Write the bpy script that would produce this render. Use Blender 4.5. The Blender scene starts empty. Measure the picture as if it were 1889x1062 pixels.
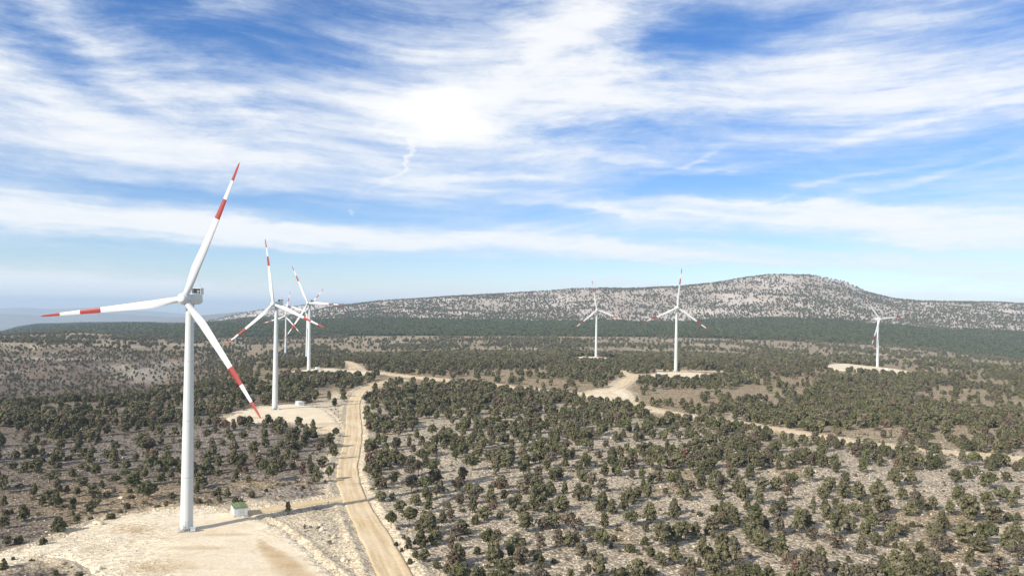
import bpy, bmesh, math, random
import numpy as np
from mathutils import Vector, Matrix

rng = np.random.default_rng(7)
random.seed(7)
scene = bpy.context.scene
C = scene.collection

# ---------------------------------------------------------------- camera
F = 1469.0            # focal length in pixels of the 1889 px wide photograph
ROLL = math.radians(0.9)
CAMZ = 78.0
cs, sn = math.cos(ROLL), math.sin(ROLL)
cam = bpy.data.cameras.new("camera")
cam.lens = F / 1889 * 36.0
cam.sensor_width = 36.0
cam.clip_start = 0.5
cam.clip_end = 120000
cam.shift_y = 42 / 1889
cam_o = bpy.data.objects.new("camera", cam)
cam_o.matrix_world = Matrix.Translation((0, 0, CAMZ)) @ Matrix.Rotation(math.radians(90), 4, 'X') @ Matrix.Rotation(ROLL, 4, 'Z')
C.objects.link(cam_o)
scene.camera = cam_o

# ---------------------------------------------------------------- sun, exposure
SUN_EL = math.radians(31)
SH = math.radians(42)                     # shadows run this far round from +x
ldir = Vector((math.cos(SH) * math.cos(SUN_EL), math.sin(SH) * math.cos(SUN_EL), -math.sin(SUN_EL)))
sun = bpy.data.lights.new("sun", 'SUN')
sun.energy = 4.6
sun.angle = math.radians(0.53)
sun.color = (1.0, 0.93, 0.82)
sun_o = bpy.data.objects.new("sun", sun)
sun_o.rotation_euler = ldir.to_track_quat('-Z', 'Y').to_euler()
sun_o.location = (0, 0, 200)
C.objects.link(sun_o)
scene.view_settings.view_transform = 'Standard'
scene.view_settings.look = 'None'
scene.view_settings.exposure = 0.45
scene.view_settings.gamma = 1.0
scene.view_settings.use_curve_mapping = False
scene.cycles.max_bounces = 6
scene.cycles.diffuse_bounces = 3
scene.cycles.volume_bounces = 0
scene.cycles.use_denoising = True


# ---------------------------------------------------------------- node helper
class NT:
    def __init__(s, tree):
        s.t = tree
        s.n = tree.nodes
        s.l = tree.links

    def put(s, sock, v):
        if isinstance(v, bpy.types.NodeSocket):
            s.l.new(v, sock)
        elif v is not None:
            if hasattr(sock.default_value, '__len__') and not hasattr(v, '__len__'):
                v = (v,) * len(sock.default_value)
            if hasattr(sock.default_value, '__len__') and len(sock.default_value) == 4 and len(v) == 3:
                v = (*v, 1)
            sock.default_value = v

    def math(s, op, a, b=None, c=None, clamp=False):
        n = s.n.new('ShaderNodeMath')
        n.operation = op
        n.use_clamp = clamp
        for i, v in enumerate((a, b, c)):
            if v is not None:
                s.put(n.inputs[i], v)
        return n.outputs[0]

    def vec(s, op, a, b=None, out=0):
        n = s.n.new('ShaderNodeVectorMath')
        n.operation = op
        s.put(n.inputs[0], a)
        if b is not None:
            if op == 'SCALE':
                s.put(n.inputs[3], b)
            else:
                s.put(n.inputs[1], b)
        return n.outputs[out]

    def mix(s, f, a, b, mode='MIX'):
        n = s.n.new('ShaderNodeMix')
        n.data_type = 'RGBA'
        n.blend_type = mode
        n.clamp_factor = True
        s.put(n.inputs[0], f)
        s.put(n.inputs[6], a)
        s.put(n.inputs[7], b)
        return n.outputs[2]

    def noise(s, v, scale, detail=3, rough=.5, dist=0.0, out=0):
        n = s.n.new('ShaderNodeTexNoise')
        s.put(n.inputs['Vector'], v)
        n.inputs['Scale'].default_value = scale
        n.inputs['Detail'].default_value = detail
        n.inputs['Roughness'].default_value = rough
        n.inputs['Distortion'].default_value = dist
        return n.outputs[out]

    def voro(s, v, scale, feat='F1', out='Distance', rand=1.0):
        n = s.n.new('ShaderNodeTexVoronoi')
        n.feature = feat
        s.put(n.inputs['Vector'], v)
        n.inputs['Scale'].default_value = scale
        n.inputs['Randomness'].default_value = rand
        return n.outputs[out]

    def ramp(s, f, a, b, lo=0.0, hi=1.0):
        n = s.n.new('ShaderNodeMapRange')
        n.interpolation_type = 'SMOOTHSTEP'
        s.put(n.inputs[0], f)
        for i, v in enumerate((a, b, lo, hi)):
            n.inputs[i + 1].default_value = v
        return n.outputs[0]

    def mapping(s, v, loc=(0, 0, 0), rot=(0, 0, 0), scale=(1, 1, 1), kind='POINT'):
        n = s.n.new('ShaderNodeMapping')
        n.vector_type = kind
        s.put(n.inputs[0], v)
        n.inputs[1].default_value = loc
        n.inputs[2].default_value = rot
        n.inputs[3].default_value = scale
        return n.outputs[0]


# ---------------------------------------------------------------- world: sky and cirrus
world = bpy.data.worlds.new("World")
scene.world = world
world.use_nodes = True
W = NT(world.node_tree)
W.n.clear()
wout = W.n.new('ShaderNodeOutputWorld')
bg = W.n.new('ShaderNodeBackground')
W.l.new(bg.outputs[0], wout.inputs[0])
bg.inputs[1].default_value = 0.1
sky = W.n.new('ShaderNodeTexSky')
sky.sky_type = 'NISHITA'
sky.sun_disc = False
sky.sun_elevation = SUN_EL
sky.sun_rotation = math.radians(228)
sky.altitude = 1500
sky.air_density = 1.0
sky.dust_density = 0.4
sky.ozone_density = 2.0
tc = W.n.new('ShaderNodeTexCoord')
sep = W.n.new('ShaderNodeSeparateXYZ')
W.l.new(tc.outputs['Generated'], sep.inputs[0])
sx, sy, sz = sep.outputs
az = W.math('ARCTAN2', sx, sy)
el = W.math('ARCSINE', sz)
comb = W.n.new('ShaderNodeCombineXYZ')
W.put(comb.inputs[0], az)
W.put(comb.inputs[1], el)
AE = comb.outputs[0]


def aez(px, py):
    dx, dy = px - 944.5, py - 573
    u, v = cs * dx + sn * dy, -sn * dx + cs * dy
    return math.atan2(u, F), math.asin(-v / math.sqrt(F * F + u * u + v * v))


# broad cover: where the cloud sheet is thick (+) or torn open (-)
COVER = [  # px, py, half-length, half-width, tilt in degrees (+ rises to the right), weight
    (60, 70, 190, 42, -30, -.75), (260, 30, 190, 50, -28, -.75), (430, 60, 190, 34, -20, -.55), (600, 95, 160, 40, -8, -.6),
    (600, 20, 140, 34, 0, -.6), (300, 352, 260, 26, -4, -.62), (560, 388, 260, 22, -4, -.45), (110, 300, 170, 14, -5, -.25),
    (1215, 80, 150, 60, 8, -.4), (1310, 45, 120, 60, 20, -.42), (1430, 55, 190, 42, 12, -.42), (1830, 20, 200, 80, 20, -.45),
    (1150, 245, 190, 24, 2, -.62), (1480, 285, 330, 36, 6, -.5), (1800, 290, 240, 36, 10, -.4), (1340, 330, 330, 26, 2, -.5),
    (980, 388, 150, 16, -4, -.55), (1660, 355, 220, 18, -3, -.4), (1310, 440, 260, 14, -4, -.4), (250, 470, 480, 34, -2, -.95),
    (750, 495, 420, 30, 0, -.9), (1250, 505, 420, 26, 0, -.75), (1700, 530, 380, 20, -2, -.5), (1700, 460, 300, 12, -2, -.3), (700, 380, 170, 20, -3, -.5),
    (800, 205, 240, 105, 0, .42), (790, 215, 130, 48, 0, .3), (110, 225, 330, 70, -3, .42), (100, 130, 240, 60, -32, .3), (330, 165, 260, 44, -24, .25), (130, 388, 420, 40, -3, .45),
    (330, 420, 480, 24, -2, .5), (1000, 175, 260, 110, 8, .4), (1480, 150, 420, 56, -4, .5), (1760, 190, 300, 60, 10, .3),
    (880, 448, 420, 18, -2, .6), (1150, 454, 260, 18, -4, .45), (620, 350, 300, 30, -6, .25),
    (1500, 398, 430, 20, -3, .55), (1700, 428, 300, 20, -4, .5), (1500, 484, 360, 13, 0, .4), (180, 530, 430, 32, -2, .85),
    (650, 515, 180, 14, -4, .5), (930, 492, 70, 5, -2, .8), (1100, 522, 130, 6, -2, .6), (700, 545, 260, 16, 0, .35),
    (762, 276, 30, 4, 38, .35), (738, 302, 26, 4, 58, .32), (708, 334, 34, 5, 42, .22), (659, 386, 7, 5, 50, .6), (1290, 292, 60, 7, 24, .4), (1530, 560, 500, 30, 0, .2), (1290, 318, 220, 7, 4, .45), (1560, 330, 200, 6, 10, .4), (1180, 300, 160, 6, -6, .35), (1420, 375, 300, 7, -5, .45), (1120, 385, 200, 6, -3, .45),
    (900, 330, 240, 8, 2, .4), (560, 300, 260, 10, -2, .35), (220, 320, 240, 10, -4, .35), (1700, 330, 220, 7, 14, .4), (1650, 240, 300, 9, 10, .35), (480, 455, 260, 6, -3, .35),
    (1250, 480, 240, 5, -2, .4), (1780, 505, 200, 7, -2, .45), (240, 462, 120, 4, -3, .4), (340, 120, 240, 26, -34, .25), (180, 110, 240, 22, -36, .25), (560, 120, 200, 18, -22, .2),
    (1130, 110, 200, 24, 48, .25), (1030, 60, 180, 24, 44, .25), (1120, 20, 120, 20, 40, .2), (1050, 60, 130, 90, 40, .25), (1650, 70, 260, 60, 10, .25),
]
# gentle warp so that the patches have no clean outline
wn = W.noise(W.mapping(AE, scale=(3, 9, 1)), 3.0, 4, .6, out=1)
wv = W.vec('MULTIPLY', W.vec('SUBTRACT', wn, (.5, .5, .5)), (.11, .034, 0))
AEw = W.vec('ADD', AE, wv)
acc = None
for (px, py, a, b, tilt, wgt) in COVER:
    A, E_ = aez(px, py)
    m = W.mapping(AEw, loc=(A, E_, 0), rot=(0, 0, math.radians(tilt)), scale=(a * 1.5 / F, b * 1.7 / F, 1), kind='TEXTURE')
    g = W.n.new('ShaderNodeTexGradient')
    g.gradient_type = 'SPHERICAL'
    W.l.new(m, g.inputs[0])
    t = W.ramp(g.outputs[1], 0, 1)
    acc = W.math('MULTIPLY_ADD', t, wgt * .85, acc if acc is not None else 0.56)
# fibres: strongly stretched noise, bent by a slow swirl and fanned by azimuth
swirl = W.noise(AE, 1.7, 2, .5, out=1)
sw = W.vec('MULTIPLY', W.vec('SUBTRACT', swirl, (.5, .5, .5)), (.25, .13, 0))
fib = W.vec('ADD', AE, sw)
f1 = W.noise(W.mapping(fib, rot=(0, 0, math.radians(9)), scale=(1.3, 12, 1)), 3.0, 7, .55, .1)
f2 = W.noise(W.mapping(fib, rot=(0, 0, math.radians(-14)), scale=(2.4, 22, 1)), 4.0, 5, .58, .1)
f3 = W.noise(W.mapping(AEw, scale=(5, 13, 1)), 9.0, 6, .7)
f4 = W.noise(W.mapping(fib, rot=(0, 0, math.radians(30)), scale=(2.2, 11, 1)), 3.4, 7, .64, .2)
f5 = W.noise(W.mapping(fib, rot=(0, 0, math.radians(-34)), scale=(2.0, 10, 1)), 3.4, 7, .64, .2)
high = W.ramp(el, .10, .24)
wl_ = W.math('MULTIPLY', high, W.ramp(az, -.12, -.38))
wr_ = W.math('MULTIPLY', high, W.math('MULTIPLY', W.ramp(az, -.12, .04), W.ramp(az, .34, .16)))
base_f = W.math('ADD', W.math('MULTIPLY', W.math('SUBTRACT', f1, .5), 1.5), W.math('MULTIPLY', W.math('SUBTRACT', f2, .5), .75))
base_f = W.math('MULTIPLY', base_f, W.math('SUBTRACT', 1.0, W.math('MULTIPLY', W.math('ADD', wl_, wr_), .75)))
fs = W.math('MULTIPLY_ADD', W.math('MULTIPLY', W.math('SUBTRACT', f4, .5), wl_), 1.9, base_f)
fs = W.math('MULTIPLY_ADD', W.math('MULTIPLY', W.math('SUBTRACT', f5, .5), wr_), 1.9, fs)
fs = W.math('ADD', fs, W.math('MULTIPLY', W.math('SUBTRACT', f3, .5), .42))
cov = W.math('POWER', W.ramp(W.math('ADD', acc, W.math('MULTIPLY', fs, 1.15)), -.35, 1.35), 1.25)
# graded clear sky
hs = W.n.new('ShaderNodeHueSaturation')
W.l.new(sky.outputs[0], hs.inputs['Color'])
hs.inputs['Saturation'].default_value = 1.12
hs.inputs['Value'].default_value = 1.12
clear = W.mix(1.0, hs.outputs[0], W.mix(W.ramp(el, .0, .34), (.80, .81, .92), (.50, .76, 1.03)), 'MULTIPLY')
glow = W.n.new('ShaderNodeTexGradient')
glow.gradient_type = 'SPHERICAL'
gA, gE = aez(800, 208)
W.l.new(W.mapping(AEw, loc=(gA, gE, 0), scale=(170 / F, 75 / F, 1), kind='TEXTURE'), glow.inputs[0])
cloud = W.mix(W.ramp(cov, .35, 1.0), (6.2, 6.7, 7.3), (7.3, 7.4, 7.5))
cloud = W.mix(W.ramp(el, -.01, .12), (6.3, 6.8, 7.3), cloud)
cloud = W.mix(W.math('MULTIPLY', W.ramp(glow.outputs[1], 0, 1.0), W.ramp(cov, .3, .9)), cloud, (8.6, 8.5, 8.2))
col = W.mix(W.math('MULTIPLY', cov, .96), clear, cloud)
W.l.new(col, bg.inputs[0])


# ---------------------------------------------------------------- pixel <-> ground, terrain heights
def px2uv(px, py):
    dx, dy = np.asarray(px) - 944.5, np.asarray(py) - 573.0
    return cs * dx + sn * dy, -sn * dx + cs * dy


def proj(x, y, z):
    u, v = F * x / y, F * (CAMZ - z) / y
    return 944.5 + cs * u - sn * v, 573 + sn * u + cs * v


def hash2(i, j, s):
    n = (i.astype(np.int64) * 374761393 + j.astype(np.int64) * 668265263 + s * 1442695041) & 0x7fffffff
    n = ((n ^ (n >> 13)) * 1274126177) & 0x7fffffff
    return ((n ^ (n >> 16)) & 0xffff) / 65535.0


def vnoise(x, y, s=0):
    x, y = np.asarray(x, float), np.asarray(y, float)
    i, j = np.floor(x), np.floor(y)
    fx, fy = x - i, y - j
    fx, fy = fx * fx * (3 - 2 * fx), fy * fy * (3 - 2 * fy)
    a = hash2(i, j, s); b = hash2(i + 1, j, s); c = hash2(i, j + 1, s); d = hash2(i + 1, j + 1, s)
    return a + (b - a) * fx + (c - a) * fy + (a - b - c + d) * fx * fy


def fbm(x, y, s=0, o=4):
    t, a, n = 0, .5, 0
    for k in range(o):
        t = t + a * vnoise(x * 2 ** k + 17.3 * k, y * 2 ** k + 9.1 * k, s + k)
        n += a
        a *= .5
    return t / n


def sstep(a, b, x):
    t = np.clip((np.asarray(x, float) - a) / (b - a), 0, 1)
    return t * t * (3 - 2 * t)


PX = np.array([0, 150, 300, 450, 600, 800, 1000, 1250, 1500, 1700, 1889], float)
ROWS = [
    (50, [0] * 11), (400, [0] * 11), (560, [0, 0, 0, 0, 0, 0, 0, 0, 0, -1, -2]),
    (640, [-5, -1, 0, 0, 0, 0, 0, 0, 0, -2, -4]), (760, [-38, -26, -3, 0, 1, 1, 1, 1, 0, -3, -6]),
    (900, [-46, -42, -18, -1, 2, 2, 2, 2, 0, -4, -7]), (1030, [-42, -42, -34, -5, 2.5, 3, 3, 4, 1, -4, -8]),
    (1300, [-22, -22, -24, -16, -7, 0, 1.5, 2, -2, -5.5, -10]), (1560, [-3, -3, -9, -19, -16, -8, -4, -2, -5, -10, -18]),
    (1900, [-7, -6, -12, -18, -16, -10, -6, -4, -8, -14, -26]), (2200, [-14, -2, -14, -20, -12, -6, -2, 0, -5, -14, -40]),
    (2450, [-30, -16, -24, -16, -7, -2, 3, 6, 0, -14, -56]), (2850, [-50, -32, -24, -8, 6, 14, 14, 22, 28, 8, -24]),
    (3300, [-62, -30, -18, 2, 24, 35, 28, 40, 62, 31, 15]),
]
RPX = np.array([0, 60, 150, 350, 400, 450, 520, 560, 620, 700, 800, 900, 1000, 1060, 1150, 1250, 1320, 1370, 1420, 1500, 1560, 1600, 1650, 1700, 1800, 1889], float)
RPY = np.array([612, 599, 597, 597, 592, 590, 586, 578, 565, 557, 549, 544, 538, 533.5, 532.5, 528, 521, 513, 507, 508.5, 521, 540, 552, 556, 557, 560], float)


def hz_v(px, py):
    return px2uv(px, py)[1]


ridge47 = CAMZ - hz_v(RPX, RPY) / F * 4700
ridge47[:5] = [-112, -66, -50, -44, -30]
FARX = np.array([0, 60, 200, 330, 400, 440, 480, 520, 560, 600, 640, 700, 900, 1889], float)
FARY = np.array([612, 601, 598, 598, 590, 580, 572, 569, 563, 560, 562, 575, 590, 600], float)
far75 = CAMZ - hz_v(FARX, FARY) / F * 7500


def L_row(pxs, vals, t):
    return np.interp(944.5 + F * t, pxs, vals)


TG = np.linspace(-.86, .86, 861)
rows_D = [r[0] for r in ROWS] + [3850, 4300, 4700, 5000, 5500, 6200, 6900, 7500, 8300, 10000, 12500, 15000, 17500, 21000, 26000, 32000, 45000]
rows_Z = [L_row(PX, r[1], TG) for r in ROWS]
z33 = rows_Z[-1]
r47 = L_row(RPX, ridge47, TG)
f75 = L_row(FARX, far75, TG)
wl = sstep(.36, .22, -TG)  # 1 over the mountain part, 0 over the far left
pxx = 944.5 + F * TG
rows_Z.append(z33 + (r47 - z33) * .36)
rows_Z.append(z33 + (r47 - z33) * .74)
rows_Z.append(r47)
rows_Z.append(r47 - 6)
l55 = CAMZ - hz_v(pxx, np.interp(pxx, [0, 30, 70, 150, 350, 420], [617, 606, 599.5, 597.5, 597.5, 594])) / F * 5500
rows_Z.append(np.where(pxx < 420, l55, np.minimum(r47 - 60, 60)))
rows_Z.append(np.where(pxx < 400, l55 - 160, np.minimum(f75 - 80, -60)))
rows_Z.append(np.where(pxx < 360, -420, f75 - 110) * 1.0)
rows_Z.append(np.where(pxx < 380, -520, f75) * 1.0)
rows_Z.append(np.where(pxx < 380, -620, f75 - 60) * 1.0)
rows_Z.append(np.full_like(TG, -520.0))
v12 = hz_v(pxx, np.interp(pxx, [-300, 0, 120, 200, 300, 380, 450, 560, 700], [606, 600, 597, 596, 583, 577, 573, 590, 600]))
rows_Z.append(CAMZ - (v12 + 5) / F * 12500)
rows_Z.append(np.full_like(TG, -520.0))
v17 = hz_v(pxx, np.interp(pxx, [-300, 0, 90, 180, 300, 420, 600], [590, 580, 584, 577, 583, 588, 600]))
rows_Z.append(CAMZ - v17 / F * 17500)
rows_Z.append(np.full_like(TG, -700.0))
v26 = hz_v(pxx, np.interp(pxx, [-300, 0, 40, 90, 150, 220, 330, 460, 700], [566, 567, 565, 568, 566, 570, 576, 584, 600]))
rows_Z.append(CAMZ - (v26 + 2) / F * 26000)
rows_Z.append(np.full_like(TG, -700.0))
rows_Z.append(np.full_like(TG, -800.0))
RZ = np.array(rows_Z)
# smooth along t a little
k = np.array([1, 3, 5, 3, 1]) / 13
RZs = np.array([np.convolve(np.pad(r, 2, 'edge'), k, 'valid') for r in RZ])
RL = np.log(np.array(rows_D, float))


def pchip(xk, Y, xq):
    h = np.diff(xk)[:, None]
    d = np.diff(Y, axis=0) / h
    m = np.zeros_like(Y)
    m[1:-1] = np.where(d[:-1] * d[1:] > 0, 2 * d[:-1] * d[1:] / (d[:-1] + d[1:] + 1e-12), 0)
    m[0], m[-1] = d[0], d[-1]
    idx = np.clip(np.searchsorted(xk, xq) - 1, 0, len(xk) - 2)
    t = ((xq - xk[idx]) / h[idx, 0])[:, None]
    hh = h[idx]
    return ((1 + 2 * t) * (1 - t) ** 2 * Y[idx] + t * (1 - t) ** 2 * hh * m[idx] + t * t * (3 - 2 * t) * Y[idx + 1] + t * t * (t - 1) * hh * m[idx + 1])


# rows of the terrain sheet: finest where the picture is finest
Dg = [50.0]
while Dg[-1] < 45000:
    D = Dg[-1]
    v = F * 85 / D
    st = .02 if D < 180 else min(.011, max(.0052, 2.6 / v))
    Dg.append(D * math.exp(st))
Dg = np.array(Dg)
Dg[-1] = 45000
LG = np.log(Dg)
ZG = pchip(RL, RZs, LG)
TT, DD = np.meshgrid(TG, Dg)
XX = TT * DD
# relief: small bumps near, gullies and knolls on the slopes, rugged far ranges
ZG += (fbm(XX / 45, DD / 45, 1, 3) - .5) * 1.6 * sstep(60, 150, DD) * (1 - sstep(3000, 4000, DD) * 0)
ZG += (fbm(XX / 7, DD / 7, 5, 2) - .5) * .35 * (1 - sstep(900, 1500, DD))
mt = sstep(3300, 3900, DD)
ZG += (fbm(XX / 260, DD / 260, 11, 5) - .5) * 44 * mt * (1 - sstep(4400, 4700, DD) * .75)
gl = sstep(640, 900, DD) * (1 - sstep(1450, 1750, DD)) * sstep(-.36, -.42, TT)
ZG += (fbm(XX / 70, DD / 70, 21, 4) - .5) * 15 * gl
far = sstep(8500, 12000, DD)
rid = 1 - np.abs(fbm(XX / 2600, DD / 2600, 31, 5) - .5) * 2.2
ZG += (rid - .62) * 80 * far
# terraces of bedrock on the far left slope
ZG += gl * (sstep(.45, .55, vnoise(XX / 160, ZG / 9, 3)) - .5) * 3.0


def zt(x, y):
    x, y = np.asarray(x, float), np.asarray(y, float)
    t = np.clip((x / y - TG[0]) / (TG[1] - TG[0]), 0, len(TG) - 1.001)
    L = np.clip(np.interp(np.log(np.maximum(y, 50.1)), LG, np.arange(len(LG))), 0, len(LG) - 1.001)
    i, j = L.astype(int), t.astype(int)
    fi, fj = L - i, t - j
    return (ZG[i, j] * (1 - fi) * (1 - fj) + ZG[i + 1, j] * fi * (1 - fj) + ZG[i, j + 1] * (1 - fi) * fj + ZG[i + 1, j + 1] * fi * fj)


def unproj(px, py, z=None):
    u, v = px2uv(px, py)
    v = np.maximum(v, 3.0)
    D = F * CAMZ / v
    for _ in range(12):
        zz = zt(u / F * D, D) if z is None else z
        D = .5 * D + .5 * F * (CAMZ - zz) / v
    return u / F * D, D


# ---------------------------------------------------------------- road, track and pad outlines (world metres)
def smooth_line(pts, step=3.0):
    p = np.array(pts, float)
    for _ in range(3):
        q = [p[0]]
        for a, b in zip(p[:-1], p[1:]):
            q += [a * .75 + b * .25, a * .25 + b * .75]
        q.append(p[-1])
        p = np.array(q)
    d = np.r_[0, np.cumsum(np.hypot(*np.diff(p, axis=0).T))]
    s = np.arange(0, d[-1], step)
    return np.c_[np.interp(s, d, p[:, 0]), np.interp(s, d, p[:, 1])]


def wline(pix):
    a = np.array(pix, float)
    x, y = unproj(a[:, 0], a[:, 1])
    return smooth_line(np.c_[x, y])


ROADS = {
    'main': (wline([(764, 1125), (731, 1062), (713, 1030), (698, 1000), (679, 965), (659, 930), (648, 905), (641, 880), (641, 860), (644, 843), (650, 820), (654, 800), (653, 780), (652, 760), (653, 745), (658, 730), (668, 719), (683, 711), (705, 706), (740, 700)]), 5.2, 9),
    'mid': (wline([(560, 687), (600, 686), (645, 683), (680, 686), (720, 690), (760, 695), (800, 699), (850, 703), (900, 708), (950, 715), (1000, 721), (1040, 725), (1090, 726), (1125, 722), (1148, 708), (1163, 696), (1180, 690), (1215, 692), (1250, 692)]), 6.5, 8),
    'right': (wline([(1120, 724), (1145, 738), (1180, 750), (1225, 760), (1280, 769), (1340, 777), (1400, 786), (1470, 797), (1530, 807), (1600, 818), (1680, 829), (1760, 836), (1840, 843), (1960, 852)]), 5.3, 5),
    'spur': (wline([(425, 951), (480, 943), (540, 933), (600, 924), (642, 916)]), 3.2, 5),
    'spur2': (wline([(590, 797), (620, 795), (652, 792)]), 4.5, 6),
    'spur3': (wline([(548, 665), (600, 664), (635, 667), (650, 676), (660, 685)]), 7, 6),
    'back': (wline([(1150, 684), (1200, 682), (1260, 684), (1330, 685), (1420, 684)]), 5, 5),
    'back2': (wline([(1110, 676), (1140, 684), (1165, 694)]), 4, 5),
}
PADS = {
    't1': [(-60, 1050), (0, 1026), (60, 1012), (125, 990), (165, 966), (230, 952), (300, 941), (345, 937), (420, 944), (455, 953), (500, 966), (530, 985), (560, 1010), (590, 1040), (625, 1066), (660, 1120), (500, 1160), (220, 1130), (190, 1066), (160, 1042), (110, 1024), (60, 1030), (0, 1050)],
    't2': [(408, 777), (430, 765), (455, 757), (500, 748), (545, 746), (590, 752), (612, 766), (624, 780), (634, 794), (610, 793), (575, 788), (540, 780), (500, 778), (450, 781)],
    't3': [(533, 687), (560, 682), (600, 680), (640, 682), (692, 688), (664, 694), (600, 696), (560, 692)],
    'junction': [(1060, 729), (1105, 719), (1140, 714), (1160, 724), (1165, 738), (1148, 746), (1115, 741), (1100, 735)],
    't5': [(1040, 661), (1075, 658), (1112, 659), (1150, 663), (1108, 669), (1065, 668)],
    't6': [(1190, 697), (1212, 688), (1250, 686), (1312, 689), (1332, 697), (1280, 704), (1212, 704)],
    't7': [(1519, 677), (1545, 670), (1600, 676), (1650, 681), (1694, 690), (1682, 695), (1620, 689), (1560, 684), (1530, 682)],
}


def pad_world(pts):
    a = np.array(pts, float)
    x, y = unproj(a[:, 0], a[:, 1])
    p = np.c_[x, y]
    for _ in range(2):
        q = []
        for i in range(len(p)):
            b = p[(i + 1) % len(p)]
            q += [p[i] * .75 + b * .25, p[i] * .25 + b * .75]
        p = np.array(q)
    return p


PADW = {k_: pad_world(v_) for k_, v_ in PADS.items()}


def dist_line(x, y, L, reach=60):
    """distance to a polyline, computed only near it"""
    out = np.full(x.shape, 1e3)
    lo, hi = L.min(0) - reach, L.max(0) + reach
    m = (x > lo[0]) & (x < hi[0]) & (y > lo[1]) & (y < hi[1])
    if not m.any():
        return out
    xs, ys = x[m], y[m]
    best = np.full(xs.shape, 1e6)
    A = L[::2] if len(L) > 60 else L
    for a, b in zip(A[:-1], A[1:]):
        d = b - a
        l2 = d @ d + 1e-9
        t = np.clip(((xs - a[0]) * d[0] + (ys - a[1]) * d[1]) / l2, 0, 1)
        best = np.minimum(best, (xs - a[0] - t * d[0]) ** 2 + (ys - a[1] - t * d[1]) ** 2)
    out[m] = np.sqrt(best)
    return out


def inside(x, y, P):
    r = np.zeros(x.shape, bool)
    n = len(P)
    for i in range(n):
        a, b = P[i], P[(i + 1) % n]
        c = ((a[1] > y) != (b[1] > y)) & (x < (b[0] - a[0]) * (y - a[1]) / (b[1] - a[1] + 1e-12) + a[0])
        r ^= c
    return r


def bare_roads(x, y):
    d = np.full(x.shape, 1e3)
    for k_ in ('mid', 'right'):
        d = np.minimum(d, dist_line(x, y, ROADS[k_][0]) - ROADS[k_][1])
    return d


def bare(x, y):
    """metres from the nearest road edge or pad edge (negative inside)"""
    d = np.full(x.shape, 1e3)
    for L, w, _ in ROADS.values():
        d = np.minimum(d, dist_line(x, y, L) - w)
    for P in PADW.values():
        pd = dist_line(x, y, np.vstack([P, P[:1]]))
        ins = (np.abs(x - P[:, 0].mean()) < np.ptp(P[:, 0])) & (np.abs(y - P[:, 1].mean()) < np.ptp(P[:, 1]))
        m = np.zeros(x.shape, bool)
        m[ins] = inside(x[ins], y[ins], P)
        d = np.minimum(d, np.where(m, -pd, pd))
    return d


def gell(px, py, lst):
    """sum of soft ellipses given in photograph pixels"""
    r = np.zeros(np.shape(px))
    for (cx, cy, a, b) in lst:
        q = ((px - cx) / a) ** 2 + ((py - cy) / b) ** 2
        r = np.maximum(r, np.exp(-q ** 2))
    return r


# ---------------------------------------------------------------- generic mesh helpers
def mesh_from(name, V, Fc, mats, smooth=False, midx=None):
    me = bpy.data.meshes.new(name)
    V = np.asarray(V, np.float32)
    if isinstance(Fc, np.ndarray):
        k_ = Fc.shape[1]
        me.vertices.add(len(V))
        me.vertices.foreach_set('co', V.ravel())
        me.loops.add(Fc.size)
        me.loops.foreach_set('vertex_index', Fc.ravel().astype(np.int32))
        me.polygons.add(len(Fc))
        me.polygons.foreach_set('loop_start', np.arange(0, Fc.size, k_, dtype=np.int32))
        me.update(calc_edges=True)
    else:
        me.from_pydata([tuple(map(float, v)) for v in V], [], Fc)
    for m in mats:
        me.materials.append(m)
    if midx is not None:
        me.polygons.foreach_set('material_index', np.asarray(midx, np.int32))
    me.polygons.foreach_set('use_smooth', np.full(len(me.polygons), smooth))
    me.update()
    return me


def link(name, me, parent=None, loc=None):
    o = bpy.data.objects.new(name, me)
    C.objects.link(o)
    if parent is not None:
        o.parent = parent
    if loc is not None:
        o.location = loc
    return o


def tag(o, label=None, cat=None, group=None, kind=None):
    if label: o['label'] = label
    if cat: o['category'] = cat
    if group: o['group'] = group
    if kind: o['kind'] = kind
    return o


def new_mat(name, rough=.9, spec=.2):
    m = bpy.data.materials.new(name)
    m.use_nodes = True
    N = NT(m.node_tree)
    b = N.n['Principled BSDF']
    b.inputs['Roughness'].default_value = rough
    b.inputs['Specular IOR Level'].default_value = spec
    return m, N, b


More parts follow.
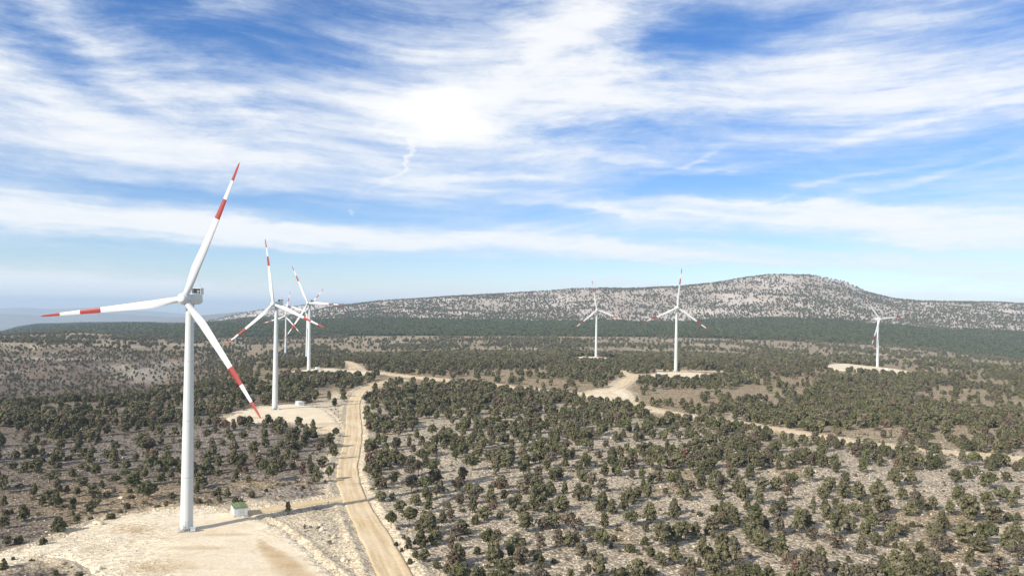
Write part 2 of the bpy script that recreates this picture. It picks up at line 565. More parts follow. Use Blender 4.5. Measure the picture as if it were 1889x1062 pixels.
# ---------------------------------------------------------------- materials
def mat_ground(name, pebbles=1.0, attr=True, base=(.3, .26, .2)):
    m, N, b = new_mat(name, .95, .1)
    t = N.n.new('ShaderNodeTexCoord').outputs['Object']
    if attr:
        a = N.n.new('ShaderNodeAttribute')
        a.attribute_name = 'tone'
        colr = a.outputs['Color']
    else:
        colr = N.mix(1, base, base)
    flat = N.vec('MULTIPLY', t, (1, 1, .3))
    st = N.voro(flat, .95, out='Color')
    sv = N.n.new('ShaderNodeSeparateColor')
    N.l.new(st, sv.inputs[0])
    big = N.voro(flat, .42, out='Color')
    bv = N.n.new('ShaderNodeSeparateColor')
    N.l.new(big, bv.inputs[0])
    edge = N.voro(flat, .95, out='Distance')
    patch = N.ramp(N.noise(flat, .05, 4, .6), .38, .62)
    fine = N.noise(flat, 1.3, 4, .65)
    med = N.noise(flat, .16, 5, .6)
    lum = N.math('MULTIPLY_ADD', N.math('SUBTRACT', sv.outputs[0], .5), N.math('MULTIPLY_ADD', a.outputs['Alpha'], .5, .35) if attr else .6, 1.0)
    lum = N.math('MULTIPLY_ADD', N.math('SUBTRACT', bv.outputs[1], .5), .26 * pebbles, lum)
    lum = N.math('MULTIPLY_ADD', N.math('SUBTRACT', fine, .5), .9 * pebbles, lum)
    lum = N.math('MULTIPLY_ADD', N.math('SUBTRACT', med, .5), .75, lum)
    dark = N.math('MULTIPLY', N.ramp(edge, .36, .7), N.math('MULTIPLY_ADD', a.outputs['Alpha'], .38, .14) if attr else .5)  # stone shadows painted into the colour of the gaps between pebbles
    lum = N.math('MULTIPLY', lum, N.math('SUBTRACT', 1.0, dark))
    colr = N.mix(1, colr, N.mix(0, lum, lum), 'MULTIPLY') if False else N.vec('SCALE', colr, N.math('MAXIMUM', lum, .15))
    # grey scrub and tan soil between the stones
    scr = N.ramp(N.noise(flat, .22, 6, .68), .56, .66)
    if attr:
        scr = N.math('MULTIPLY', scr, a.outputs['Alpha'])
    colr = N.mix(N.math('MULTIPLY', scr, .45), colr, N.vec('SCALE', (.13, .118, .085), 1.0))
    soil = N.math('MULTIPLY', a.outputs['Alpha'] if attr else 1.0, N.ramp(N.noise(N.vec('ADD', flat, (40, 9, 0)), .07, 4, .6), .55, .7, 0, .4))
    colr = N.mix(soil, colr, N.mix(fine, (.30, .22, .13), (.42, .33, .21)))
    N.l.new(colr, b.inputs['Base Color'])
    bmp = N.n.new('ShaderNodeBump')
    bmp.inputs['Strength'].default_value = .9
    bmp.inputs['Distance'].default_value = .5
    hgt = N.math('ADD', N.math('MULTIPLY', N.math('SUBTRACT', 1.0, edge), .8), N.math('MULTIPLY', fine, 1.2))
    N.l.new(hgt, bmp.inputs['Height'])
    N.l.new(bmp.outputs[0], b.inputs['Normal'])
    return m


def mat_sand(name, c1, c2, c3, grit=.35):
    m, N, b = new_mat(name, .95, .1)
    t = N.n.new('ShaderNodeTexCoord').outputs['Object']
    big = N.noise(t, .045, 4, .55, .6)
    med = N.noise(t, .3, 5, .6)
    fine = N.noise(t, 2.2, 4, .7)
    sp = N.voro(t, 1.6, out='Color')
    sv = N.n.new('ShaderNodeSeparateColor')
    N.l.new(sp, sv.inputs[0])
    c = N.mix(N.ramp(big, .35, .65), c1, c2)
    c = N.mix(N.math('MULTIPLY', N.ramp(med, .52, .68), .7), c, c3)
    a = N.n.new('ShaderNodeAttribute')
    a.attribute_name = 'mark'
    c = N.mix(a.outputs['Fac'], c, (.40, .27, .13))
    lum = N.math('MULTIPLY_ADD', N.math('SUBTRACT', fine, .5), grit * 1.6, 1.0)
    lum = N.math('MULTIPLY_ADD', N.math('SUBTRACT', sv.outputs[0], .5), grit * .6, lum)
    rub = N.n.new('ShaderNodeAttribute')
    rub.attribute_name = 'rubble'
    st = N.voro(t, .9, out='Color')
    s2 = N.n.new('ShaderNodeSeparateColor')
    N.l.new(st, s2.inputs[0])
    lum = N.math('MULTIPLY_ADD', N.math('MULTIPLY', N.math('SUBTRACT', s2.outputs[0], .5), rub.outputs['Fac']), .7, lum)
    c = N.vec('SCALE', c, lum)
    N.l.new(c, b.inputs['Base Color'])
    bmp = N.n.new('ShaderNodeBump')
    bmp.inputs['Distance'].default_value = .3
    N.l.new(N.math('MULTIPLY_ADD', rub.outputs['Fac'], .8, .25, clamp=True), bmp.inputs['Strength'])
    N.l.new(N.math('ADD', fine, N.math('MULTIPLY', N.voro(t, .9), rub.outputs['Fac'])), bmp.inputs['Height'])
    N.l.new(bmp.outputs[0], b.inputs['Normal'])
    return m


M_ground = mat_ground('stony_ground')
M_road = mat_sand('packed_dirt', (.60, .455, .27), (.67, .54, .36), (.70, .60, .43), .25)
M_pad = mat_sand('crushed_limestone', (.66, .55, .39), (.71, .61, .45), (.60, .47, .29), .28)


def mat_paint(name, colr, rough=.4, streak=.06, spec=.4):
    m, N, b = new_mat(name, rough, spec)
    t = N.n.new('ShaderNodeTexCoord').outputs['Object']
    n1 = N.noise(N.mapping(t, scale=(1.4, 1.4, .12)), 1.2, 5, .6)
    n2 = N.noise(t, .35, 3, .5)
    lum = N.math('MULTIPLY_ADD', N.math('SUBTRACT', n1, .5), -streak * 2, 1.0)
    lum = N.math('MULTIPLY_ADD', N.math('SUBTRACT', n2, .5), -streak, lum)
    N.l.new(N.vec('SCALE', colr, lum), b.inputs['Base Color'])
    return m


M_white = mat_paint('tower_white_paint', (.57, .595, .58))
M_blade = mat_paint('blade_white_gelcoat', (.58, .59, .58), .35, .04)
M_red = mat_paint('blade_red_band', (.30, .022, .012), .45, .06)
M_grille = mat_paint('dark_grille', (.07, .075, .075), .6)
M_seam = mat_paint('tower_seam', (.47, .49, .48), .5)
M_steel = mat_paint('galvanised_steel', (.38, .39, .39), .5)
M_door = mat_paint('grey_door', (.50, .53, .53), .5)
M_hut = mat_paint('hut_white_wall', (.62, .63, .61), .8, .12, .2)
M_hutroof = mat_paint('hut_green_roof', (.15, .20, .085), .7, .15, .2)
M_conc = mat_paint('concrete', (.42, .40, .36), .9, .15, .1)


def mat_leaf(name, ca, cb, cc):
    m, N, b = new_mat(name, .75, .15)
    oi = N.n.new('ShaderNodeObjectInfo')
    at = N.n.new('ShaderNodeAttribute')
    at.attribute_name = 'leaf'
    c = N.mix(oi.outputs['Random'], ca, cb)
    r2 = N.math('FRACT', N.math('MULTIPLY', oi.outputs['Random'], 17.3))
    c = N.mix(N.ramp(r2, .72, 1.0), c, cc)
    lum = N.math('MULTIPLY_ADD', at.outputs['Fac'], .75, .60)
    lum = N.math('MULTIPLY', lum, N.math('MULTIPLY_ADD', N.math('FRACT', N.math('MULTIPLY', oi.outputs['Random'], 57.1)), .45, .78))
    N.l.new(N.vec('SCALE', c, lum), b.inputs['Base Color'])
    tr = N.n.new('ShaderNodeBsdfTranslucent')
    N.l.new(N.vec('SCALE', c, .8), tr.inputs[0])
    mx = N.n.new('ShaderNodeMixShader')
    mx.inputs[0].default_value = .2
    N.l.new(b.outputs[0], mx.inputs[1])
    N.l.new(tr.outputs[0], mx.inputs[2])
    N.l.new(mx.outputs[0], N.n['Material Output'].inputs[0])
    return m


M_green = mat_leaf('juniper_foliage', (.155, .148, .078), (.185, .170, .094), (.205, .175, .115))
M_pine = mat_leaf('pine_foliage', (.135, .140, .064), (.160, .158, .076), (.175, .16, .09))
M_dry = mat_leaf('rusty_foliage', (.20, .15, .10), (.19, .155, .105), (.21, .14, .10))
M_grey = mat_leaf('greyish_foliage', (.165, .14, .10), (.15, .135, .09), (.19, .15, .115))
M_shrub = mat_leaf('shrub_foliage', (.10, .10, .045), (.12, .11, .055), (.17, .13, .095))
M_forest = mat_leaf('forest_foliage', (.105, .122, .054), (.13, .142, .064), (.118, .13, .058))
M_bark, _N, _b = new_mat('bark', .95, .05)
_t = _N.n.new('ShaderNodeTexCoord').outputs['Object']
_N.l.new(_N.mix(_N.noise(_N.mapping(_t, scale=(3, 3, .6)), 2, 4), (.10, .075, .055), (.22, .18, .14)), _b.inputs['Base Color'])
M_rock, _N, _b = new_mat('limestone_block', .95, .1)
_t = _N.n.new('ShaderNodeTexCoord').outputs['Object']
_oi = _N.n.new('ShaderNodeObjectInfo')
_c = _N.mix(_oi.outputs['Random'], (.52, .44, .32), (.70, .62, .48))
_c = _N.vec('SCALE', _c, _N.math('MULTIPLY_ADD', _N.noise(_t, 2.2, 4), .5, .75))
_N.l.new(_c, _b.inputs['Base Color'])

# ---------------------------------------------------------------- ground sheet
nr, nc = ZG.shape
xs, ys = XX.ravel(), DD.ravel()
bd = np.full(xs.shape, 1e3)
mnear = ys < 1700
bd[mnear] = bare(xs[mnear], ys[mnear])
zs = ZG.ravel().copy()
gpx, gpy = proj(xs, ys, zs)


def lerp(a, b, f):
    return a + (b - a) * f[:, None]


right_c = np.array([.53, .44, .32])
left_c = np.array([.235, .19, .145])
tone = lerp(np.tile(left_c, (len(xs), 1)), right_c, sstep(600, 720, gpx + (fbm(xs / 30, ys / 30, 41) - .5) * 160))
# the stony grey wedge left of the road
wedge = gell(gpx, gpy, [(520, 905, 110, 34), (590, 850, 40, 60), (430, 800, 90, 30)]) * .7
tone = lerp(tone, np.array([.37, .31, .25]), wedge)
stripe = gell(gpx, gpy, [(180, 835, 220, 26)]) * .4
tone = lerp(tone, np.array([.32, .28, .24]), stripe)
# tan dry clearings
tan = gell(gpx, gpy, [(770, 700, 180, 12), (950, 706, 260, 17), (1240, 745, 110, 26), (1330, 705, 190, 22), (1180, 700, 100, 22), (1560, 700, 200, 26), (1750, 800, 240, 36), (1500, 790, 180, 30),
                      (1150, 645, 90, 6), (1230, 905, 70, 10), (1140, 992, 45, 14), (1750, 1010, 90, 30), (1260, 880, 30, 20), (1740, 955, 160, 18), (1460, 870, 30, 22), (240, 930, 200, 40), (280, 905, 70, 14), (470, 893, 60, 10), (560, 890, 18, 7)])
tanc = np.array([.40, .30, .18])
tone = lerp(tone, tanc, tan * (.55 + .45 * fbm(xs / 18, ys / 18, 43)))
mid = sstep(560, 760, ys)
tone = lerp(tone, np.array([.38, .285, .175]), mid * .75)
# far left slope, pinkish brown with pale rock bands
sl = sstep(700, 860, ys) * (1 - sstep(1500, 1700, ys)) * sstep(-.30, -.40, xs / ys)
tone = lerp(tone, np.array([.20, .15, .113]), sl)
rockb = sstep(.62, .74, fbm(xs / 60, zs / 5, 51, 4)) * sl
cl = gell(gpx, gpy, [(265, 690, 50, 16), (215, 678, 60, 6), (300, 672, 36, 8), (130, 662, 120, 3), (250, 634, 160, 2.5), (60, 638, 100, 2.5)])
tone = lerp(tone, np.array([.50, .44, .36]), np.clip(np.maximum(rockb * .45, cl * .75 * sstep(700, 800, ys)), 0, 1))
# plain at middle distance with pale clearings
pl = sstep(1300, 1600, ys) * (1 - sstep(2400, 2500, ys))
tone = lerp(tone, np.array([.40, .315, .21]), pl * .7)
tone = lerp(tone, np.array([.50, .41, .29]), pl * sstep(.56, .68, fbm(xs / 160, ys / 90, 55)))
# forest floor, then the pale limestone mountain
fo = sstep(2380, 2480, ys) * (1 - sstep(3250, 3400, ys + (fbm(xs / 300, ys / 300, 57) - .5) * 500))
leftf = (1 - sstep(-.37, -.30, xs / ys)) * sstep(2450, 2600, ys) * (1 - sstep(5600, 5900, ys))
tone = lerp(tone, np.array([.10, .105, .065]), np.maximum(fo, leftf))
mo = sstep(3250, 3420, ys + (fbm(xs / 300, ys / 300, 57) - .5) * 500) * (1 - sstep(-.30, -.37, xs / ys) * (ys < 5800))
mcol = lerp(np.tile(np.array([.52, .43, .35]), (len(xs), 1)), np.array([.70, .61, .52]), sstep(.35, .65, fbm(xs / 240, ys / 240, 59, 5)))
tone = np.where((mo > 0)[:, None], tone + (mcol - tone) * mo[:, None], tone)
cliff = gell(gpx, gpy, [(12, 612, 16, 14)]) * (ys > 5400) * (ys < 6000)
tone = lerp(tone, np.array([.55, .5, .45]), cliff * .8)
farm = sstep(8600, 9500, ys)
tone = lerp(tone, np.array([.22, .21, .18]), farm)
# rubble spilled beside roads and pads
rb = 1 - sstep(0, 1, (bd + (fbm(xs / 6, ys / 6, 61) - .5) * 9) / 11)
rubr = gell(gpx, gpy, [(545, 962, 110, 26), (590, 1005, 100, 56), (640, 1060, 80, 70), (470, 935, 60, 16), (600, 760, 40, 30), (620, 735, 18, 14), (690, 1000, 40, 40), (665, 900, 12, 60)])
grey = gell(gpx, gpy, [(600, 975, 34, 20)])
rubc = lerp(np.tile(np.array([.62, .50, .34]), (len(xs), 1)), np.array([.72, .61, .43]), fbm(xs / 4, ys / 4, 63))
rubf = np.clip(np.maximum(rb, rubr * (.8 + .35 * fbm(xs / 9, ys / 9, 65))) * (ys < 1700), 0, 1)
tone = tone + (rubc - tone) * rubf[:, None]
tone = lerp(tone, np.array([.36, .32, .26]), grey * .35)
# the sheet is cut a little lower under roads and pads so that they lie on it
zs2 = zs - .22 * (1 - sstep(-1.0, .6, bd)) * (ys < 1700)
# small heaps of spoil on the verges
zs2 += np.clip(1 - np.abs(bd - 3.2) / 2.8, 0, 1) * (.35 + .9 * fbm(xs / 5, ys / 5, 67)) * (ys < 1200) * (bd > .4)
V = np.c_[xs, ys, zs2]
i0 = (np.arange(nr - 1)[:, None] * nc + np.arange(nc - 1)[None, :]).ravel()
Fq = np.c_[i0, i0 + 1, i0 + nc + 1, i0 + nc]
me = mesh_from('ground', V, Fq, [M_ground], smooth=True)
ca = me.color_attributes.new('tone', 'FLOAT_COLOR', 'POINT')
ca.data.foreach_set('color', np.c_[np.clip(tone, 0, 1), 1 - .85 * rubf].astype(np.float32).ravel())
ground = link('ground', me)
tag(ground, kind='structure')


# ---------------------------------------------------------------- roads
def road_mesh(name, L, w):
    n = len(L)
    T = np.gradient(L, axis=0)
    T /= np.hypot(*T.T)[:, None]
    N_ = np.c_[-T[:, 1], T[:, 0]]
    cols = np.array([-1.0, -.93, -.8, -.65, -.5, -.38, -.26, -.12, 0, .12, .26, .38, .5, .65, .8, .93, 1.0])
    zoff = np.array([-.25, .16, .12, .07, .03, -.02, .03, .06, .07, .06, .03, -.02, .03, .07, .12, .16, -.25])
    s = np.arange(n) * 3.0
    Vv, marks = [], []
    for ci, c in enumerate(cols):
        ww = w * (1 + (fbm(s / 14, s * 0 + ci // 9 * 7, 71) - .5) * .28) * c
        P = L + N_ * ww[:, None]
        Vv.append(np.c_[P, zt(P[:, 0], P[:, 1]) + zoff[ci] + .05])
        marks.append(np.clip(.42 * sstep(.42, .7, fbm(s / 22, s * 0 + ci * 3.7, 73)) + .22 * (.3 < abs(c) < .45) + .35 * (abs(c) > .9) * fbm(s / 5, s * 0, 79 + ci), 0, 1))
    Vv = np.stack(Vv, 1).reshape(-1, 3)
    mk = np.stack(marks, 1).ravel()
    k_ = len(cols)
    i_ = (np.arange(n - 1)[:, None] * k_ + np.arange(k_ - 1)[None, :]).ravel()
    me_ = mesh_from(name, Vv, np.c_[i_, i_ + k_, i_ + k_ + 1, i_ + 1][:, ::-1].copy(), [M_road], smooth=True)
    a = me_.attributes.new('mark', 'FLOAT', 'POINT')
    a.data.foreach_set('value', mk.astype(np.float32))
    return me_


names = {'main': 'dirt_road', 'mid': 'dirt_road', 'right': 'dirt_road'}
for k_, (L, w, _) in ROADS.items():
    tag(link(names.get(k_, 'dirt_track'), road_mesh('road', L, w)), kind='structure')


# ---------------------------------------------------------------- pads
def pad_mesh(P, up, key):
    """grid of cells inside the outline, levelled on top, with a sloping rough rim"""
    lo, hi = P.min(0) - 6, P.max(0) + 6
    step = 1.3 if key in ('t1',) else 2.2
    gx, gy = np.arange(lo[0], hi[0], step), np.arange(lo[1], hi[1], step)
    X, Y = np.meshgrid(gx, gy)
    d = dist_line(X.ravel(), Y.ravel(), np.vstack([P, P[:1]]), 200).reshape(X.shape)
    ins = inside(X, Y, P)
    sd = np.where(ins, d, -d) + (fbm(X / 4, Y / 4, 81) - .5) * 2.6
    keep = sd > -1.6 - up
    Z = zt(X, Y) + .12 + (up * sstep(-1.5 - up, 2.5, sd)) - .8 * sstep(0, -1.5 - up, sd)
    Z += (fbm(X / 2.2, Y / 2.2, 83) - .5) * .7 * (1 - sstep(1.5, 7, sd)) + (fbm(X / 12, Y / 12, 85) - .5) * .3
    ppx, ppy = proj(X, Y, Z)
    if key == 't1':
        rubm = gell(ppx, ppy, [(140, 1000, 110, 40), (240, 1062, 110, 60), (60, 1020, 80, 24), (330, 945, 120, 10), (520, 975, 50, 20), (250, 985, 80, 34)])
        ln = np.array([unproj(476, 996), unproj(500, 1020), unproj(530, 1046), unproj(575, 1090)])
        dl = dist_line(X.ravel(), Y.ravel(), ln, 200).reshape(X.shape)
        wdt = .8 + 3.6 * sstep(0, 1, (ln[0, 1] - Y) / 40 + .15)
        mark = np.maximum((1 - sstep(.5, 1.5, (dl + (fbm(X / 3, Y / 6, 88) - .5) * 3) / wdt)) * .85, gell(ppx, ppy, [(300, 1045, 62, 11), (245, 975, 40, 9), (360, 1010, 60, 4), (420, 985, 50, 3)]) * .6)
        Z += rubm * (fbm(X / 1.8, Y / 1.8, 87) - .5) * .5
        ddt = dist_line(X.ravel(), Y.ravel(), np.array([unproj(450, 958), unproj(505, 972), unproj(560, 1012), unproj(630, 1075)]), 200).reshape(X.shape)
    else:
        rubm = np.zeros(X.shape)
        mark = gell(ppx, ppy, [(600, 782, 22, 4), (470, 770, 40, 1.6)]) * .6 if key == 't2' else np.zeros(X.shape)
    mark = mark * (.4 + .8 * fbm(X / 6 + Y / 10, Y / 3, 89))
    rubm = np.maximum(rubm * .8, 1 - sstep(1, 6, sd))
    idx = -np.ones(X.shape, int)
    cell = keep[:-1, :-1] & keep[1:, :-1] & keep[:-1, 1:] & keep[1:, 1:]
    used = np.zeros(X.shape, bool)
    used[:-1, :-1] |= cell; used[1:, :-1] |= cell; used[:-1, 1:] |= cell; used[1:, 1:] |= cell
    idx[used] = np.arange(used.sum())
    jit = (rng.random((2,) + X.shape) - .5) * step * .5
    Vv = np.c_[(X + jit[0])[used], (Y + jit[1])[used], Z[used]]
    Q = np.c_[idx[:-1, :-1][cell], idx[:-1, 1:][cell], idx[1:, 1:][cell], idx[1:, :-1][cell]]
    me_ = mesh_from('gravel_pad', Vv, Q, [M_pad], smooth=True)
    for nm, arr in (('mark', mark), ('rubble', rubm)):
        a = me_.attributes.new(nm, 'FLOAT', 'POINT')
        a.data.foreach_set('value', arr[used].astype(np.float32))
    return me_


PAD_UP = {'t1': .5, 't2': .5, 't3': .5, 'junction': 0.0, 't5': .8, 't6': .5, 't7': 1.2}
for k_, P in PADW.items():
    tag(link('gravel_pad' if k_ != 'junction' else 'dirt_turning_area', pad_mesh(P, PAD_UP[k_], k_)), kind='structure')


def padz(x, y):
    z = float(zt(x, y))
    for k_, P in PADW.items():
        if inside(np.array([x]), np.array([y]), P)[0]:
            z += .12 + PAD_UP[k_]
    return z


# ---------------------------------------------------------------- turbine parts
def lathe(bm, prof, n=32, axis='Z', mi=0, M=None, smooth=True, cap=True):
    """prof: list of (radius, height)"""
    M = M or Matrix()
    rings = []
    for r, h in prof:
        ring = []
        for k_ in range(n):
            a = 2 * math.pi * k_ / n
            p = Vector((r * math.cos(a), r * math.sin(a), h))
            ring.append(bm.verts.new(M @ p))
        rings.append(ring)
    for a, b in zip(rings[:-1], rings[1:]):
        for k_ in range(n):
            f = bm.faces.new((a[k_], a[(k_ + 1) % n], b[(k_ + 1) % n], b[k_]))
            f.smooth = smooth
            f.material_index = mi
    if cap:
        for ring in (rings[0][::-1], rings[-1]):
            f = bm.faces.new(ring)
            f.material_index = mi
    return rings


def box(bm, lo, hi, M=None, mi=0, bevel=0):
    M = M or Matrix()
    vs = [bm.verts.new(M @ Vector((x, y, z))) for x in (lo[0], hi[0]) for y in (lo[1], hi[1]) for z in (lo[2], hi[2])]
    fs = []
    for f in ((0, 1, 3, 2), (4, 6, 7, 5), (0, 4, 5, 1), (2, 3, 7, 6), (0, 2, 6, 4), (1, 5, 7, 3)):
        fc = bm.faces.new([vs[k_] for k_ in f])
        fc.material_index = mi
        fs.append(fc)
    if bevel:
        es = list({e for f in fs for e in f.edges})
        bmesh.ops.bevel(bm, geom=es, offset=bevel, segments=2, affect='EDGES', profile=.5)


def rod(bm, a, b, r, n=6, mi=0):
    a, b = Vector(a), Vector(b)
    d = b - a
    M = Matrix.Translation(a) @ d.to_track_quat('Z', 'Y').to_matrix().to_4x4()
    lathe(bm, [(r, 0), (r, d.length)], n, mi=mi, M=M, smooth=n > 6)


def bm_mesh(name, bm, mats):
    bmesh.ops.recalc_face_normals(bm, faces=bm.faces)
    me_ = bpy.data.meshes.new(name)
    bm.to_mesh(me_)
    bm.free()
    for m in mats:
        me_.materials.append(m)
    return me_


HUB = 80.0
# tower: slight taper, flange seams, foundation ring
bm = bmesh.new()
prof = []
for k_ in range(41):
    h = 77.6 * k_ / 40
    prof.append((2.15 - .85 * (h / 77.6) ** 1.15, h))
lathe(bm, prof, 40)
ME_tower = bm_mesh('tower', bm, [M_white])
ME_seam = []
for h in (18.5, 38, 58.5):
    bm = bmesh.new()
    r = 2.15 - .85 * (h / 77.6) ** 1.15
    lathe(bm, [(r - .05, h - .16), (r + .035, h - .12), (r + .035, h + .12), (r - .05, h + .16)], 40)
    ME_seam.append(bm_mesh('flange_ring', bm, [M_seam]))
bm = bmesh.new()
lathe(bm, [(3.3, -1.5), (3.3, .12), (3.1, .28), (2.2, .3)], 40)
ME_found = bm_mesh('foundation', bm, [M_conc])

# nacelle: rounded housing, local -Y is the upwind side, origin at hub height on the tower axis
bm = bmesh.new()
secs = [(-2.4, 1.25, 1.35, 0), (-2.1, 1.6, 1.7, 0), (0, 1.75, 1.9, .05), (3, 1.8, 2.0, .1), (5.0, 1.7, 1.9, .12), (6.1, 1.45, 1.6, .15), (6.6, .95, 1.05, .2)]
rings = []
for (yy, hw, hh, dz) in secs:
    ring = []
    for k_ in range(24):
        a = 2 * math.pi * k_ / 24
        ca_, sa_ = math.cos(a), math.sin(a)
        e_ = .5
        ring.append(bm.verts.new((hw * abs(ca_) ** e_ * (1 if ca_ > 0 else -1), yy, dz + hh * abs(sa_) ** e_ * (1 if sa_ > 0 else -1))))
    rings.append(ring)
for a, b in zip(rings[:-1], rings[1:]):
    for k_ in range(24):
        f = bm.faces.new((a[k_], a[(k_ + 1) % 24], b[(k_ + 1) % 24], b[k_]))
        f.smooth = True
bm.faces.new(rings[0])
bm.faces.new(rings[-1][::-1])
ME_nac = bm_mesh('nacelle', bm, [M_white])
bm = bmesh.new()
lathe(bm, [(1.32, -2.6), (1.45, -2.3), (1.45, -1.6)], 32)
ME_yaw = bm_mesh('yaw_collar', bm, [M_seam])
# cooler on the roof: frame, panel with slots
bm = bmesh.new()
for s_ in (-1.75, 1.63):
    box(bm, (s_, 4.0, 1.6), (s_ + .12, 6.1, 3.9))
box(bm, (-1.75, 4.6, 3.75), (1.75, 5.8, 3.9))
box(bm, (-1.6, 5.4, 2.8), (1.6, 5.55, 2.93))
box(bm, (-.07, 5.4, 1.9), (.07, 5.55, 3.75))
ME_cframe = bm_mesh('cooler_frame', bm, [M_white])
bm = bmesh.new()
box(bm, (-1.58, 5.58, 2.0), (1.58, 5.8, 3.7))
for k_ in range(5):
    box(bm, (-1.5 + k_ * .62, 5.52, 2.1), (-1.28 + k_ * .62, 5.59, 3.6))
ME_cool = bm_mesh('cooler_grille', bm, [M_grille])
bm = bmesh.new()
rod(bm, (.9, 5.2, 3.9), (.9, 5.2, 5.2), .04)
lathe(bm, [(.16, 0), (.16, .12)], 8, M=Matrix.Translation((.9, 5.2, 5.15)))
ME_mast = bm_mesh('wind_vane', bm, [M_steel])
bm = bmesh.new()
rod(bm, (-.9, 5.2, 3.9), (-.9, 5.2, 5.0), .04)
ME_rod = bm_mesh('lightning_rod', bm, [M_steel])

# spinner: origin at rotor centre, axis +Z upwind here (rotated later)
bm = bmesh.new()
lathe(bm, [(1.5, -1.6), (1.95, -1.3), (2.05, -.3), (2.0, .7), (1.85, 1.3), (1.55, 1.7), (1.42, 1.72), (1.42, 1.95), (1.1, 2.12), (.5, 2.2), (.02, 2.22)], 36)
ME_spin = bm_mesh('spinner', bm, [M_blade])
bm = bmesh.new()
lathe(bm, [(1.14, -.35), (1.14, .25), (1.02, .3)], 28)
ME_cuff = bm_mesh('blade_collar', bm, [M_seam])


# blade: length along +Z from the rotor axis; chord along X, thickness along Y (Y- upwind)
def blade():
    R = 50.0
    st = [1.6, 2.2, 3.0, 4.2, 5.6, 7.2, 9, 11, 13, 15.5, 18.5, 22, 26, 29.35, 29.45, 33, 36.65, 36.75, 40, 43.45, 43.55, 46.5, 48.5, 49.5, 50]
    n = 22
    Vv, Fc, mi = [], [], []
    for r in st:
        f = r / R
        chord = np.interp(r, [1.6, 3, 5, 8, 11, 15, 20, 30, 40, 46, 48.5, 49.5, 50], [2.1, 2.1, 2.3, 2.7, 2.95, 2.85, 2.5, 1.9, 1.25, .9, .7, .5, .22])
        thick = np.interp(r, [1.6, 3, 6, 10, 16, 25, 40, 50], [1.95, 1.95, 1.5, 1.05, .7, .42, .18, .04])
        tw = math.radians(np.interp(r, [1.6, 8, 15, 30, 50], [14, 13, 9, 3, -1]))
        circ = float(np.interp(r, [1.6, 3, 9], [1, 1, 0]))
        lead = -float(np.interp(r, [1.6, 4, 11, 50], [.5, .48, .32, .36])) * chord
        bend = 2.4 * f ** 2.4
        for k_ in range(n):
            a = 2 * math.pi * k_ / n
            cxx = .5 + .5 * math.cos(a)          # 1 trailing, 0 leading
            xx = lead + cxx * chord
            air = thick * .5 * math.sin(a) * (1 if circ > .99 else (circ + (1 - circ) * (1.9 * math.sqrt(max(cxx, 0)) * (1 - cxx) ** .75 + .02 if True else 0)) / max(abs(math.sin(a)), .35) * (1 if circ < 0 else 1) if circ < .01 else 1)
            if circ < .99:
                foil = thick * .5 * (2.6 * math.sqrt(max(cxx, 1e-6)) * (1 - cxx)) * 1.0
                foil = (foil + .012) * (1 if math.sin(a) >= 0 else -1)
                rnd = thick * .5 * math.sin(a)
                air = circ * rnd + (1 - circ) * foil
            else:
                air = thick * .5 * math.sin(a)
            X = xx * math.cos(tw) - air * math.sin(tw)
            Y = xx * math.sin(tw) + air * math.cos(tw) + bend
            Vv.append((X, Y, r))
    for i in range(len(st) - 1):
        for k_ in range(n):
            Fc.append((i * n + k_, i * n + (k_ + 1) % n, (i + 1) * n + (k_ + 1) % n, (i + 1) * n + k_))
            mid_ = (st[i] + st[i + 1]) / 2
            mi.append(1 if (29.4 < mid_ < 36.7 or mid_ > 43.5) else 0)
    Fc.append(tuple(range(n))[::-1]); mi.append(0)
    Fc.append(tuple((len(st) - 1) * n + k_ for k_ in range(n))); mi.append(1)
    me_ = mesh_from('blade', np.array(Vv), Fc, [M_blade, M_red], smooth=True, midx=mi)
    bm_ = bmesh.new(); bm_.from_mesh(me_)
    bmesh.ops.recalc_face_normals(bm_, faces=bm_.faces)
    bm_.to_mesh(me_); bm_.free()
    return me_


ME_blade = blade()

# door, landing and steps at the foot of the tower (local -Y is the door side)
bm = bmesh.new()
box(bm, (-.5, -2.24, 1.5), (.5, -2.08, 3.7), bevel=.05)
ME_door = bm_mesh('door', bm, [M_door])
bm = bmesh.new()
box(bm, (-.9, -3.5, 1.32), (.9, -2.16, 1.42))
for k_ in range(6):
    box(bm, (-1.2 - k_ * .3, -3.4, 1.12 - k_ * .21), (-.92 - k_ * .3, -2.5, 1.17 - k_ * .21))
for yy in (-3.45, -2.45):
    rod(bm, (-.9, yy, 1.35), (-2.9, yy, -.05), .06)
    rod(bm, (-.9, yy, 2.4), (-2.9, yy, 1.0), .045)
    rod(bm, (-2.85, yy, 0), (-2.85, yy, 1.02), .045)
    rod(bm, (-.88, yy, 0), (-.88, yy, 2.4), .05)
rod(bm, (-.88, -3.45, 2.4), (.88, -3.45, 2.4), .045)
rod(bm, (.88, -3.45, 0), (.88, -3.45, 2.4), .05)
rod(bm, (.88, -2.2, 2.4), (.88, -3.45, 2.4), .045)
ME_steps = bm_mesh('entry_steps', bm, [M_steel])
bm = bmesh.new()
box(bm, (1.2, -3.3, .2), (3.0, -2.0, 1.5), bevel=.06)
box(bm, (1.1, -3.4, 1.5), (3.1, -1.9, 1.6))
ME_cab = bm_mesh('cabinet', bm, [M_door])


